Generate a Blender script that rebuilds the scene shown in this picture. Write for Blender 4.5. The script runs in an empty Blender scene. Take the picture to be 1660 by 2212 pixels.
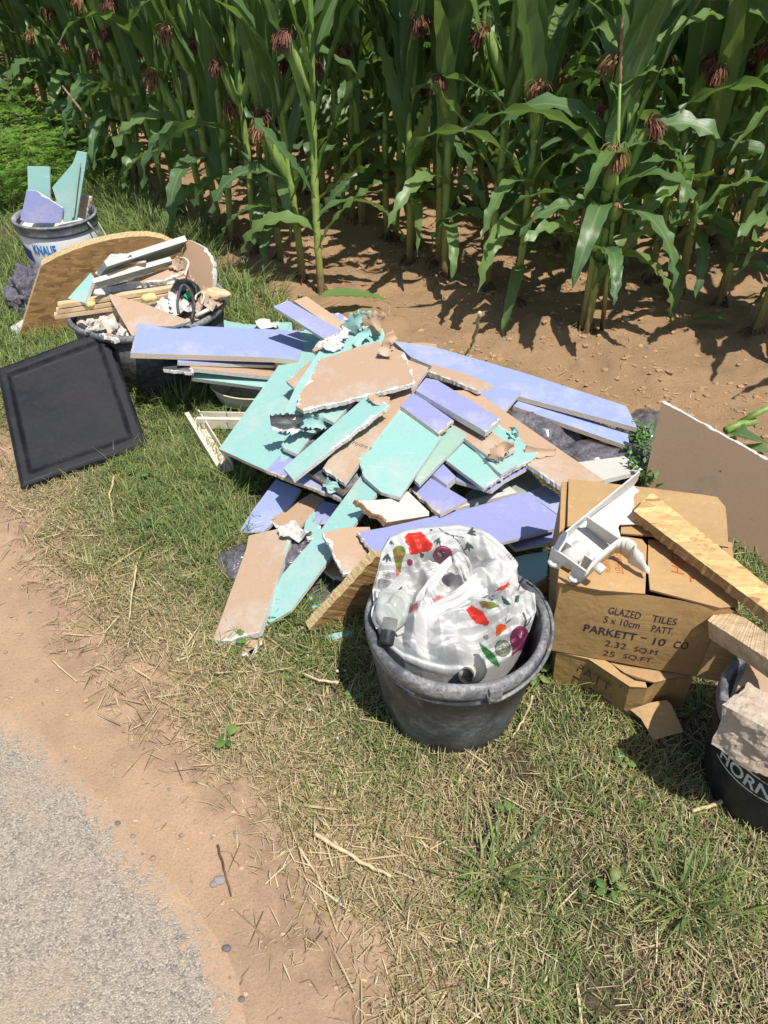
import bpy, bmesh, math, random
import numpy as np
from mathutils import Vector, Matrix, noise as mnoise
from math import sin, cos, pi, radians, sqrt, atan2

scene = bpy.context.scene
COL = scene.collection
RNG = random.Random(11)
NPR = np.random.default_rng(5)

# ---------------------------------------------------------------- camera
CAM = Vector((0.0, 0.0, 1.55)); PITCH = radians(40.0); FPX = 1640.0
cd = bpy.data.cameras.new('camera'); cam = bpy.data.objects.new('camera', cd); COL.objects.link(cam)
cam.location = CAM; cam.rotation_euler = (radians(90) - PITCH, 0, 0)
cd.sensor_fit = 'VERTICAL'; cd.sensor_height = 24.0; cd.lens = 24.0 * FPX / 2212.0
cd.clip_start = 0.05; cd.clip_end = 2000.0
scene.camera = cam

# ---------------------------------------------------------------- world, sun, exposure
SUN = Vector((0.275, -0.395, 1.0)).normalized()          # towards the sun
elev = math.asin(SUN.z); azim = atan2(SUN.x, SUN.y)
w = bpy.data.worlds.new('World'); scene.world = w; w.use_nodes = True
nt = w.node_tree; nt.nodes.clear()
sky = nt.nodes.new('ShaderNodeTexSky'); sky.sky_type = 'NISHITA'; sky.sun_disc = False
sky.sun_elevation = elev; sky.sun_rotation = azim; sky.air_density = 1.0; sky.dust_density = 1.2
bg = nt.nodes.new('ShaderNodeBackground'); bg.inputs['Strength'].default_value = 0.105
wo = nt.nodes.new('ShaderNodeOutputWorld')
nt.links.new(sky.outputs[0], bg.inputs[0]); nt.links.new(bg.outputs[0], wo.inputs[0])
sd = bpy.data.lights.new('sun', 'SUN'); sd.energy = 4.9; sd.angle = radians(0.53); sd.color = (1.0, 0.955, 0.88)
so = bpy.data.objects.new('sun', sd); COL.objects.link(so)
so.rotation_euler = SUN.to_track_quat('Z', 'Y').to_euler(); so.location = (3, -3, 8)
vs = scene.view_settings; vs.view_transform = 'Standard'; vs.look = 'None'; vs.exposure = 0.24; vs.gamma = 1.0
scene.cycles.max_bounces = 6; scene.cycles.transparent_max_bounces = 8
scene.cycles.diffuse_bounces = 3; scene.cycles.glossy_bounces = 3; scene.cycles.transmission_bounces = 6
scene.cycles.caustics_reflective = False; scene.cycles.caustics_refractive = False
scene.cycles.use_denoising = True

# ---------------------------------------------------------------- survey helpers: photo sight lines to ground points
CT, ST = cos(PITCH), sin(PITCH)
def ray(px, py):
    dx = (px - 830.0) / FPX; dy = (1106.0 - py) / FPX
    return Vector((dx, CT + dy * ST, -ST + dy * CT))
def P(px, py, z=0.0):
    d = ray(px, py); t = (z - CAM.z) / d.z
    return CAM + d * t
def PY(px, py, Y):
    d = ray(px, py); return CAM + d * (Y / d.y)
def onplane(px, py, p0, n):
    d = ray(px, py); t = (p0 - CAM).dot(n) / d.dot(n)
    return CAM + d * t
def proj(X, Y, Z):
    dep = Y * CT + (1.55 - Z) * ST
    return 830 + X * FPX / dep, 1106 - FPX * ((Z - 1.55) * CT + Y * ST) / dep
def Zf(k, ox, oy): return lambda x, y: (x * k + ox, y * k + oy)
ZP = lambda x, y: (x, y)
Z1 = Zf(.3731, 0, 278.7); Z2 = Zf(.2985, 433.6, 619.4); Z3 = Zf(.3731, 805.2, 619.4); Z4 = Zf(.2985, 433.6, 929.1)
Z5 = Zf(.2985, 743.3, 1083.9); Z6 = Zf(.32834, 1114.9, 836.2); Z7 = Zf(.32834, 1114.9, 1207.8)
ZE = Zf(.5, 0, 1548.5); ZFF = Zf(.5, 830, 1548.5); ZD = Zf(.3731, 0, 991)
D1 = Zf(.18657, 185.8, 483.1); GG = Zf(.18657, 1176.8, 991.0); BB = Zf(.22388, 805.2, 1114.9); HH = Zf(.168, 1474.1, 1393.6)
TT = Zf(.14925, 805.2, 681.3); MM = Zf(.14925, 619.4, 1022.0); B2 = Zf(.18657, 1207.8, 1393.6)
RR = Zf(.23507, 1269.7, 650.4); LL = Zf(.3253, 346.9, 619.4); WW = Zf(.3253, 1053.0, 867.1)

# ---------------------------------------------------------------- object helpers
def link(o, parent=None):
    COL.objects.link(o)
    if parent is not None: o.parent = parent
    return o
def tag(o, label=None, cat=None, group=None, kind=None):
    if label: o['label'] = label
    if cat: o['category'] = cat
    if group: o['group'] = group
    if kind: o['kind'] = kind
    return o
def thing(name, label, cat, loc, group=None, rz=0.0):
    o = bpy.data.objects.new(name, None); o.empty_display_size = 0.1
    link(o); o.location = loc; o.rotation_euler = (0, 0, rz)
    return tag(o, label, cat, group)

class MB:
    """collects world-space verts/faces; build() makes one mesh object"""
    def __init__(s): s.v = []; s.f = []; s.m = []; s.uv = []
    def add(s, vs, fs, mi=0):
        o = len(s.v); s.v += [tuple(x) for x in vs]
        for f in fs: s.f.append([i + o for i in f]); s.m.append(mi)
    def box(s, c, ax, ay, az, mi=0):          # c centre, half-axis vectors
        c = Vector(c); ax = Vector(ax); ay = Vector(ay); az = Vector(az)
        vs = [c + ax * i + ay * j + az * k for k in (-1, 1) for j in (-1, 1) for i in (-1, 1)]
        s.add(vs, [[0, 2, 3, 1], [4, 5, 7, 6], [0, 1, 5, 4], [2, 6, 7, 3], [0, 4, 6, 2], [1, 3, 7, 5]], mi)
    def tube(s, path, rad, seg=8, mi=0, cap=True):
        path = [Vector(p) for p in path]; n = len(path)
        if not hasattr(rad, '__len__'): rad = [rad] * n
        vs = []; fs = []
        ref = None
        for i, p in enumerate(path):
            t = (path[min(i + 1, n - 1)] - path[max(i - 1, 0)]).normalized()
            if ref is None:
                ref = Vector((0, 0, 1)) if abs(t.z) < .9 else Vector((1, 0, 0))
            a = (ref - t * ref.dot(t)).normalized(); b = t.cross(a); ref = a
            for k in range(seg):
                an = 2 * pi * k / seg
                vs.append(p + (a * cos(an) + b * sin(an)) * rad[i])
        for i in range(n - 1):
            for k in range(seg):
                k2 = (k + 1) % seg
                fs.append([i * seg + k, i * seg + k2, (i + 1) * seg + k2, (i + 1) * seg + k])
        if cap:
            fs.append(list(range(seg))[::-1]); fs.append([(n - 1) * seg + k for k in range(seg)])
        s.add(vs, fs, mi)
    def lathe(s, prof, c=(0, 0, 0), seg=64, mi=0, axis=None, a0=0.0, a1=2 * pi, jit=None):
        """prof list of (r,z); axis optional (origin is c)"""
        c = Vector(c)
        if axis is None: ux, uy, uz = Vector((1, 0, 0)), Vector((0, 1, 0)), Vector((0, 0, 1))
        else:
            uz = Vector(axis).normalized(); r0 = Vector((0, 0, 1)) if abs(uz.z) < .9 else Vector((1, 0, 0))
            ux = (r0 - uz * r0.dot(uz)).normalized(); uy = uz.cross(ux)
        full = abs(a1 - a0 - 2 * pi) < 1e-6; m = seg if full else seg + 1
        vs = []; fs = []
        for (r, z) in prof:
            for k in range(m):
                an = a0 + (a1 - a0) * k / seg
                rr = r + (jit(an, z) if jit else 0)
                vs.append(c + (ux * cos(an) + uy * sin(an)) * rr + uz * z)
        for i in range(len(prof) - 1):
            for k in range(seg):
                k2 = (k + 1) % m
                fs.append([i * m + k, i * m + k2, (i + 1) * m + k2, (i + 1) * m + k])
        s.add(vs, fs, mi)
    def prism(s, pts, vec, mi=0, mside=None):
        n = len(pts); vs = [Vector(p) for p in pts] + [Vector(p) + Vector(vec) for p in pts]
        o = len(s.v); s.v += [tuple(x) for x in vs]
        s.f.append([o + i for i in range(n)]); s.m.append(mi)
        s.f.append([o + n + i for i in range(n)][::-1]); s.m.append(mi)
        for i in range(n):
            j = (i + 1) % n
            s.f.append([o + i, o + n + i, o + n + j, o + j]); s.m.append(mi if mside is None else mside)
    def grid(s, nx, ny, fn, mi=0, mfn=None):
        o = len(s.v)
        for j in range(ny):
            for i in range(nx): s.v.append(tuple(fn(i / (nx - 1), j / (ny - 1))))
        for j in range(ny - 1):
            for i in range(nx - 1):
                s.f.append([o + j * nx + i, o + j * nx + i + 1, o + (j + 1) * nx + i + 1, o + (j + 1) * nx + i])
                s.m.append(mi if mfn is None else mfn((i + .5) / (nx - 1), (j + .5) / (ny - 1)))
    def build(s, name, mats, parent=None, smooth=False, origin=None, local=False):
        if not isinstance(mats, (list, tuple)): mats = [mats]
        me = bpy.data.meshes.new(name)
        if local: off = Vector((0, 0, 0))
        elif parent is not None:
            off = Vector(parent.location)
            if parent.parent: off = off + Vector(parent.parent.location)
        else:
            off = Vector(origin) if origin is not None else Vector(np.mean(np.array(s.v), axis=0).tolist())
        me.from_pydata([tuple(Vector(v) - off) for v in s.v], [], s.f)
        for m in mats: me.materials.append(m)
        if len(mats) > 1: me.polygons.foreach_set('material_index', s.m)
        if smooth: me.polygons.foreach_set('use_smooth', [True] * len(me.polygons))
        me.update()
        o = bpy.data.objects.new(name, me); link(o, parent)
        if parent is None and not local: o.location = off
        return o

def fix_normals(o):
    bm = bmesh.new(); bm.from_mesh(o.data); bmesh.ops.recalc_face_normals(bm, faces=bm.faces); bm.to_mesh(o.data); bm.free()
def solidify(o, t, off=-1):
    m = o.modifiers.new('s', 'SOLIDIFY'); m.thickness = t; m.offset = off; return o

# ---------------------------------------------------------------- material helpers
class NB:
    def __init__(s, name):
        s.m = bpy.data.materials.new(name); s.m.use_nodes = True; s.nt = s.m.node_tree; s.nt.nodes.clear()
        s.out = s.n('ShaderNodeOutputMaterial'); s.p = s.n('ShaderNodeBsdfPrincipled')
        s.l(s.p.outputs[0], s.out.inputs[0])
    def n(s, t, **k):
        o = s.nt.nodes.new(t)
        for a, b in k.items(): setattr(o, a, b)
        return o
    def l(s, a, b): s.nt.links.new(a, b)
    def coord(s, kind='Object', scale=None, rot=None):
        tc = s.n('ShaderNodeTexCoord'); o = tc.outputs[kind]
        if scale is not None or rot is not None:
            mp = s.n('ShaderNodeMapping'); s.l(o, mp.inputs[0])
            if scale is not None: mp.inputs['Scale'].default_value = scale
            if rot is not None: mp.inputs['Rotation'].default_value = rot
            o = mp.outputs[0]
        return o
    def noise(s, vec, scale, detail=4, rough=.55, dist=0.0):
        t = s.n('ShaderNodeTexNoise'); s.l(vec, t.inputs['Vector'])
        t.inputs['Scale'].default_value = scale; t.inputs['Detail'].default_value = detail
        t.inputs['Roughness'].default_value = rough; t.inputs['Distortion'].default_value = dist
        return t.outputs[0]
    def vor(s, vec, scale, feature='F1', out='Distance', rnd=1.0):
        t = s.n('ShaderNodeTexVoronoi', feature=feature); s.l(vec, t.inputs['Vector'])
        t.inputs['Scale'].default_value = scale
        if 'Randomness' in t.inputs: t.inputs['Randomness'].default_value = rnd
        return t.outputs[out]
    def ramp(s, v, pts, interp='LINEAR'):
        r = s.n('ShaderNodeValToRGB'); s.l(v, r.inputs[0]); e = r.color_ramp; e.interpolation = interp
        while len(e.elements) < len(pts): e.elements.new(.5)
        for i, (p, c) in enumerate(pts):
            e.elements[i].position = p
            e.elements[i].color = (c, c, c, 1) if not hasattr(c, '__len__') else (*c, 1)
        return r.outputs[0]
    def mix(s, f, a, b, mode='MIX'):
        m = s.n('ShaderNodeMix', data_type='RGBA', blend_type=mode)
        for fac, sock, v in ((1, m.inputs[0], f), (0, m.inputs[6], a), (0, m.inputs[7], b)):
            if hasattr(v, 'is_linked') or hasattr(v, 'links'): s.l(v, sock)
            elif hasattr(v, '__len__'): sock.default_value = (*v, 1)
            else: sock.default_value = v if fac else (v, v, v, 1)
        return m.outputs[2]
    def math(s, op, a, b=0.0):
        m = s.n('ShaderNodeMath', operation=op)
        for sock, v in ((m.inputs[0], a), (m.inputs[1], b)):
            if hasattr(v, 'links'): s.l(v, sock)
            else: sock.default_value = v
        return m.outputs[0]
    def bump(s, h, strength=.3, dist=.002):
        b = s.n('ShaderNodeBump'); s.l(h, b.inputs['Height']); b.inputs['Strength'].default_value = strength
        b.inputs['Distance'].default_value = dist; s.l(b.outputs[0], s.p.inputs['Normal']); return b
    def set(s, col=None, rough=None, **k):
        if col is not None:
            if hasattr(col, 'links'): s.l(col, s.p.inputs['Base Color'])
            else: s.p.inputs['Base Color'].default_value = (*col, 1)
        if rough is not None:
            if hasattr(rough, 'links'): s.l(rough, s.p.inputs['Roughness'])
            else: s.p.inputs['Roughness'].default_value = rough
        for a, b in k.items(): s.p.inputs[a.replace('_', ' ')].default_value = b
        return s.m
def sc(c, k): return tuple(min(1, x * k) for x in c)

def m_paper(name, c, dirt=(.28, .20, .12), amt=.5, rough=.8, scratch=True, dust=.42):
    b = NB(name); v = b.coord()
    fine = b.noise(v, 900, 2); blot = b.noise(v, 7, 4)
    col = b.mix(b.ramp(fine, [(.3, 0), (.7, 1)]), sc(c, .84), sc(c, 1.07)); col = b.mix(b.ramp(b.noise(v, 120, 3, .7), [(.4, 0), (.7, .35)]), col, sc(c, .80))
    col = b.mix(b.ramp(blot, [(.35, 0), (.7, .45)]), col, sc(c, .86))
    dn = b.noise(v, 34, 5, .7); col = b.mix(b.ramp(dn, [(.64, 0), (.74, amt)]), col, dirt)
    dn2 = b.noise(v, 5.2, 6, .75); col = b.mix(b.ramp(dn2, [(.60, 0), (.72, amt * .6)]), col, sc(dirt, 1.5))
    du = b.noise(v, 3.3, 7, .8); col = b.mix(b.ramp(du, [(.50, 0), (.64, dust)]), col, (.52, .50, .47))
    hole = b.vor(v, 9.0); col = b.mix(b.ramp(hole, [(.0, .9), (.028, .8), (.036, 0)]), col, sc(dirt, .7))
    if scratch:
        s1 = b.noise(b.coord(scale=(3, 60, 60), rot=(0, 0, .5)), 3.0, 3); col = b.mix(b.ramp(s1, [(.66, 0), (.72, .35)]), col, sc(c, 1.5))
    b.bump(b.noise(v, 260, 3), .15, .001)
    return b.set(col, rough)
def m_gyps(name, c=(.66, .64, .60)):
    b = NB(name); v = b.coord(); g = b.noise(v, 240, 5, .8); h = b.noise(v, 60, 3)
    col = b.mix(b.ramp(g, [(.34, 0), (.50, 1)]), (.40, .37, .34), c)
    col = b.mix(b.ramp(h, [(.55, 0), (.75, .6)]), col, (.50, .44, .36))
    b.bump(g, .9, .003); return b.set(col, .9)
def m_card(name, c=(.47, .29, .14), flute=True):
    b = NB(name); v = b.coord()
    n1 = b.noise(v, 500, 2); n2 = b.noise(v, 5, 4); fl = b.noise(b.coord(scale=(4, 4, 260)), 1.0, 2)
    col = b.mix(n1, sc(c, .88), sc(c, 1.1)); col = b.mix(b.ramp(n2, [(.4, 0), (.7, .5)]), col, sc(c, .78))
    col = b.mix(b.ramp(fl, [(.35, .22), (.6, 0)]), col, sc(c, .7))
    st = b.noise(v, 14, 5, .7); col = b.mix(b.ramp(st, [(.58, 0), (.72, .5)]), col, sc(c, .55)); wr = b.noise(b.coord(scale=(20, 20, 5), rot=(.1, .4, .9)), 2.2, 6, .75); col = b.mix(b.ramp(wr, [(.58, 0), (.66, .4)]), col, sc(c, 1.45))
    b.bump(b.math('ADD', b.noise(v, 25, 4), b.math('MULTIPLY', b.noise(v, 9, 3, .6, 1.5), 1.5)), .45, .006); return b.set(col, .75)
def m_osb(name, c1=(.66, .44, .19), c2=(.40, .22, .08), dark=(.16, .075, .03)):
    b = NB(name); v = b.coord()
    cols = None; hs = None
    for i, (ang, off) in enumerate(((.2, 0), (1.3, 3), (2.3, 7), (-.5, 11))):
        mp = b.n('ShaderNodeMapping'); b.l(v, mp.inputs[0]); mp.inputs['Rotation'].default_value = (.3 * i, .2, ang)
        mp.inputs['Scale'].default_value = (15, 62, 70); mp.inputs['Location'].default_value = (off, off * 2, off)
        cell = b.vor(mp.outputs[0], 1.0, out='Color'); fib = b.noise(mp.outputs[0], 3, 2)
        sepx = b.n('ShaderNodeSeparateColor'); b.l(cell, sepx.inputs[0])
        cc = b.ramp(sepx.outputs[0], [(0, sc(dark, 1.6)), (.05, c2), (.35, sc(c1, .85)), (.75, c1), (1, sc(c1, 1.2))])
        cc = b.mix(b.ramp(fib, [(.35, .4), (.6, 0)]), cc, sc(c2, .9))
        if cols is None: cols = cc; hs = sepx.outputs[1]
        else:
            msk = b.ramp(b.math('ADD', sepx.outputs[2], b.math('MULTIPLY', b.noise(v, 26 + 7 * i, 2), .6)), [(.78, 0), (.80, 1)])
            cols = b.mix(msk, cols, cc); hs = b.math('MAXIMUM', hs, b.math('MULTIPLY', msk, sepx.outputs[1]))
    b.bump(hs, .35, .002); return b.set(cols, .65)
def m_osbedge(name, c=(.42, .27, .12)):
    b = NB(name); v = b.coord(); mp = b.coord(scale=(60, 60, 260)); n = b.noise(mp, 1.4, 6, .8); g = b.noise(v, 300, 4, .8)
    col = b.mix(b.ramp(n, [(.3, 0), (.65, 1)]), sc(c, .45), sc(c, 1.35)); col = b.mix(b.ramp(g, [(.56, 0), (.70, .7)]), col, sc(c, .35))
    b.bump(g, 1.0, .005); return b.set(col, .9)
def m_plastic(name, c, smear=(.42, .41, .40), amt=.6, rough=.42, sc_=8, spec=.5):
    b = NB(name); v = b.coord(); n = b.noise(v, sc_, 7, .72, .4); g = b.noise(v, sc_ * 9, 4, .7)
    f = b.math('MULTIPLY', b.ramp(n, [(.40, 0), (.64, 1)]), b.ramp(g, [(.3, .1), (.65, 1)]))
    sk = b.noise(b.coord(scale=(3, 3, 30), rot=(.5, .3, .2)), 4, 5, .7); f = b.math('MAXIMUM', f, b.ramp(sk, [(.60, 0), (.70, .7)]))
    col = b.mix(b.math('MULTIPLY', f, amt), c, smear)
    k = b.noise(v, sc_ * 3.1, 5, .75); col = b.mix(b.ramp(k, [(.68, 0), (.72, amt)]), col, sc(smear, 1.5))
    b.bump(b.noise(v, sc_ * 5, 5), .25, .003)
    b.p.inputs['Specular IOR Level'].default_value = spec
    return b.set(col, b.math('ADD', b.math('MULTIPLY', f, .35), rough))

MAT = {}
MAT['teal'] = m_paper('teal_paper', (.275, .50, .46), amt=.55)
MAT['tealpale'] = m_paper('pale_green_paper', (.30, .45, .37), amt=.5)
MAT['lilac'] = m_paper('lilac_paper', (.275, .295, .545), amt=.55)
MAT['blue'] = m_paper('blue_lilac_paper', (.285, .345, .585), amt=.5)
MAT['brown'] = m_paper('brown_paper', (.46, .315, .21), dirt=(.26, .16, .09), amt=.35)
MAT['brown2'] = m_paper('dark_brown_paper', (.45, .30, .19), dirt=(.13, .08, .05), amt=.6, dust=.08)
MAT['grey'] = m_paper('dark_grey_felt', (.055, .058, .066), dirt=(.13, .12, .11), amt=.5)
MAT['whiteboard'] = m_paper('white_coated', (.58, .57, .52), dirt=(.33, .26, .18), amt=.55, rough=.45)
MAT['greygreen'] = m_paper('grey_green_paper', (.24, .30, .27), amt=.4)
MAT['gyps'] = m_gyps('gypsum')
MAT['gypsbrown'] = m_gyps('dirty_gypsum', (.58, .48, .36))
MAT['chip'] = m_osbedge('chipboard_core', (.36, .22, .11))
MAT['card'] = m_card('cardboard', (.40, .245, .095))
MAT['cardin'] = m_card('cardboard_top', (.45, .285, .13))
MAT['carddark'] = m_card('cardboard_edge', (.20, .11, .05))
MAT['osb'] = m_osb('osb_face'); MAT['osbdark'] = m_osb('osb_face_shade_dark', (.40, .24, .095), (.25, .135, .055), (.12, .06, .03))  # darker face copy, with the bucket's shadow on the strip put into its colour
MAT['osbedge'] = m_osbedge('osb_edge'); MAT['osblight'] = m_osbedge('osb_sawn_edge', (.66, .49, .25))
MAT['bucket'] = m_plastic('dark_grey_bucket_plastic', (.038, .044, .055), (.27, .28, .30), .85, .42, 9, .3)
MAT['rim'] = m_plastic('cement_smeared_rim', (.075, .08, .09), (.45, .44, .43), .85, .5, 14)
MAT['tub'] = m_plastic('cement_tub', (.025, .028, .032), (.30, .30, .30), .6, .5, 8)
MAT['black'] = m_plastic('black_bucket', (.013, .015, .020), (.11, .115, .13), .5, .45, 10, .3)
MAT['tray'] = m_plastic('black_tray_plastic', (.009, .011, .015), (.055, .047, .045), .6, .5, 7, .2)
MAT['white'] = m_plastic('white_plastic', (.62, .61, .58), (.40, .35, .26), .40, .35, 7)
MAT['cream'] = m_plastic('yellowed_plastic', (.66, .60, .49), (.40, .33, .22), .5, .4, 7)
MAT['pail'] = m_plastic('white_pail', (.80, .80, .80), (.46, .44, .40), .25, .4, 6)
MAT['band'] = m_plastic('dark_rim_band', (.13, .14, .16), (.55, .55, .54), .9, .5, 10)
MAT['wire'] = m_plastic('grey_wire', (.33, .34, .35), (.5, .5, .5), .6, .4, 20)
MAT['cable'] = m_plastic('dark_cable', (.03, .026, .024), (.2, .18, .16), .5, .5, 20)
MAT['foam'] = m_gyps('yellow_foam', (.72, .60, .22))
def m_wood(ang=0.0):
    b = NB('sawn_softwood'); rv = b.coord(rot=(0, 0, -ang)); m2 = b.n('ShaderNodeMapping'); b.l(rv, m2.inputs[0]); m2.inputs['Scale'].default_value = (4, 60, 45); mp = m2.outputs[0]; n = b.noise(mp, 1.5, 5, .6, .6); v = b.coord()
    col = b.ramp(n, [(.3, (.42, .28, .14)), (.5, (.60, .44, .26)), (.7, (.70, .55, .36))])
    col = b.mix(b.ramp(b.noise(v, 9, 4), [(.55, 0), (.75, .6)]), col, (.36, .24, .12)); b.bump(n, .3, .002); return b.set(col, .7)
MAT['wood'] = m_wood()
def m_stone():
    b = NB('pale_stone'); v = b.coord(); n = b.noise(v, 9, 6, .7); g = b.noise(v, 120, 4, .75)
    col = b.ramp(n, [(.3, (.42, .31, .21)), (.5, (.58, .47, .36)), (.7, (.62, .54, .45))])
    col = b.mix(b.ramp(g, [(.58, 0), (.7, .7)]), col, (.25, .18, .13)); b.bump(b.noise(v, 45, 7, .8), .9, .008); return b.set(col, .9)
MAT['stone'] = m_stone()
def m_pebble():
    b = NB('pebble_stone'); v = b.coord('Object'); r = b.n('ShaderNodeObjectInfo').outputs['Random']
    col = b.ramp(r, [(0, (.10, .10, .105)), (.5, (.28, .25, .22)), (1, (.42, .34, .26))]); b.bump(b.noise(v, 150, 4), .5, .002); return b.set(col, .8)
MAT['pebble'] = m_pebble()
def m_ink(name, c): return NB(name).set(c, .6)
MAT['ink'] = m_ink('dark_violet_ink', (.035, .025, .05)); MAT['redink'] = m_ink('red_ink', (.55, .07, .02))
MAT['blueink'] = m_ink('blue_print', (.0, .22, .60)); MAT['navy'] = m_ink('navy_print', (.035, .05, .26)); MAT['greyink'] = m_ink('grey_print', (.10, .085, .08))
MAT['whiteink'] = m_ink('white_print', (.66, .68, .70)); MAT['green'] = m_ink('green_plastic', (.02, .42, .12)); MAT['red'] = m_ink('red_plastic', (.35, .03, .03))
def m_glass():
    b = NB('clear_bottle'); b.set((.80, .82, .78), .08); v = b.coord(); f = b.n('ShaderNodeLayerWeight'); f.inputs[0].default_value = .35
    t = b.n('ShaderNodeBsdfTransparent'); t.inputs[0].default_value = (.90, .92, .90, 1); mx = b.n('ShaderNodeMixShader')
    b.l(b.ramp(b.math('ADD', f.outputs[1], b.math('MULTIPLY', b.noise(v, 40, 4), .25)), [(.1, .16), (.95, .75)]), mx.inputs[0]); b.l(t.outputs[0], mx.inputs[1]); b.l(b.p.outputs[0], mx.inputs[2]); b.l(mx.outputs[0], b.out.inputs[0]); return b.m
MAT['glass'] = m_glass()
def m_film():
    b = NB('dark_film_over_wool'); v = b.coord(); n = b.noise(v, 26, 6, .8, 1.2)
    col = b.ramp(n, [(.3, (.04, .035, .045)), (.5, (.12, .11, .13)), (.68, (.24, .22, .245))])
    b.bump(b.noise(v, 38, 5, .7, 1.5), .8, .012); b.set(col, .30); b.p.inputs['Coat Weight'].default_value = .6; b.p.inputs['Coat Roughness'].default_value = .12; return b.m
MAT['film'] = m_film()
def m_shag():
    b = NB('tufted_fibre'); v = b.coord(); n = b.noise(v, 55, 5, .8, 1); col = b.ramp(n, [(.3, (.05, .045, .06)), (.55, (.17, .155, .20)), (.7, (.30, .28, .34))]); b.bump(b.noise(v, 90, 4, .8), 1.0, .01); return b.set(col, .95)
MAT['shag'] = m_shag()
def m_bag(name, c, tr=.16):
    b = NB(name); v = b.coord(); n = b.noise(v, 30, 4)
    col = b.mix(b.ramp(n, [(.4, 0), (.75, .5)]), c, sc(c, .82))
    st = b.noise(v, 12, 6, .75); col = b.mix(b.ramp(st, [(.64, 0), (.76, .4)]), col, sc((.34, .27, .19), 1))
    b.set(col, .45); b.p.inputs['Coat Weight'].default_value = .12
    b.bump(b.noise(v, 75, 4, .6, .8), .35, .004)
    t = b.n('ShaderNodeBsdfTranslucent'); b.l(col, t.inputs[0]); mx = b.n('ShaderNodeMixShader'); mx.inputs[0].default_value = tr
    b.l(b.p.outputs[0], mx.inputs[1]); b.l(t.outputs[0], mx.inputs[2]); b.l(mx.outputs[0], b.out.inputs[0]); return b.m
BAGC = {'bagwhite': (.60, .60, .585), 'bagred': (.68, .035, .02), 'bagpurple': (.22, .035, .09), 'baggreen': (.16, .20, .035), 'bagleaf': (.065, .10, .08),
        'bagorange': (.72, .11, .015), 'bagcuke': (.25, .27, .20), 'baggrass': (.04, .16, .05), 'bagpit': (.30, .10, .06), 'bagpink': (.62, .20, .20), 'baglight': (.62, .62, .50)}
for k, c in BAGC.items(): MAT[k] = m_bag(k, c)

# ---------------------------------------------------------------- text
def text_mesh(s, size=1.0, extrude=0.0, align='LEFT', space=1.0, shear=0.0, bold=0.0):
    cu = bpy.data.curves.new('t', 'FONT'); cu.body = s; cu.size = size; cu.align_x = align; cu.space_character = space
    cu.shear = shear; cu.offset = bold; cu.resolution_u = 3
    o = bpy.data.objects.new('t', cu); COL.objects.link(o)
    dg = bpy.context.evaluated_depsgraph_get(); me = o.evaluated_get(dg).to_mesh()
    vs = [tuple(v.co) for v in me.vertices]; fs = [list(p.vertices) for p in me.polygons]
    o.evaluated_get(dg).to_mesh_clear(); COL.objects.unlink(o); bpy.data.objects.remove(o); bpy.data.curves.remove(cu)
    return np.array(vs), fs
def put_text(s, origin, ux, uy, width, mat, parent, name='printed_text', height=None, lift=.0012, warp=None, **k):
    """text lies in the plane of ux,uy with its lower left corner at origin and its given width (and height)"""
    vs, fs = text_mesh(s, **k); mn = vs.min(0); mx = vs.max(0)
    ux = Vector(ux).normalized(); uy = Vector(uy).normalized(); nn = ux.cross(uy).normalized()
    kx = width / (mx[0] - mn[0]); ky = kx if height is None else height / (mx[1] - mn[1])
    pts = [Vector(origin) + ux * ((v[0] - mn[0]) * kx) + uy * ((v[1] - mn[1]) * ky) for v in vs]
    mb = MB(); mb.add([p + nn * (lift + (warp(p) if warp else 0)) for p in pts], fs)
    return mb.build(name, mat, parent)
# ================================================================ GROUND, ROAD
def hash2(ix, iy, seed):
    h = (ix.astype(np.int64) * 374761393 + iy.astype(np.int64) * 668265263 + seed * 974711) & 0x7fffffff
    h = ((h ^ (h >> 13)) * 1274126177) & 0x7fffffff
    return ((h ^ (h >> 16)) & 0xffff) / 65535.0
def vnoise(x, y, seed=0):
    ix = np.floor(x); iy = np.floor(y); fx = x - ix; fy = y - iy
    fx = fx * fx * (3 - 2 * fx); fy = fy * fy * (3 - 2 * fy)
    a = hash2(ix, iy, seed); b = hash2(ix + 1, iy, seed); c = hash2(ix, iy + 1, seed); d = hash2(ix + 1, iy + 1, seed)
    return (a * (1 - fx) + b * fx) * (1 - fy) + (c * (1 - fx) + d * fx) * fy
def fbm(x, y, f, oct=4, seed=0):
    s = 0; a = .5
    for i in range(oct): s = s + a * vnoise(x * f, y * f, seed + i * 17); f *= 2.1; a *= .5
    return s
def sdist(poly, X, Y):
    """signed distance to an open polyline, + on its left"""
    best = np.full(X.shape, 1e9); sg = np.ones(X.shape)
    for (x0, y0), (x1, y1) in zip(poly[:-1], poly[1:]):
        dx, dy = x1 - x0, y1 - y0; L = dx * dx + dy * dy
        t = np.clip(((X - x0) * dx + (Y - y0) * dy) / L, 0, 1)
        d = np.hypot(X - x0 - t * dx, Y - y0 - t * dy); cr = dx * (Y - y0) - dy * (X - x0)
        m = d < best; best = np.where(m, d, best); sg = np.where(m, np.sign(cr), sg)
    return best * sg
def wpoly(pp): return [tuple(P(x, y)[:2]) for x, y in pp]
DIRT_EDGE = wpoly([(-700, 700), (-300, 820), (-100, 890), (0, 950), (20, 1020), (60, 1110), (95, 1160), (130, 1210), (200, 1300), (300, 1400), (360, 1460),
                   (440, 1540), (490, 1610), (530, 1690), (600, 1790), (690, 1860), (740, 1930), (800, 2010), (835, 2100), (860, 2212), (900, 2600)])
FIELD_EDGE = wpoly([(-1400, 10), (-300, 120), (0, 225), (190, 290), (330, 450), (470, 570), (620, 690), (900, 760), (1300, 900), (1420, 985), (1700, 1150), (2300, 1500)])
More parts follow.
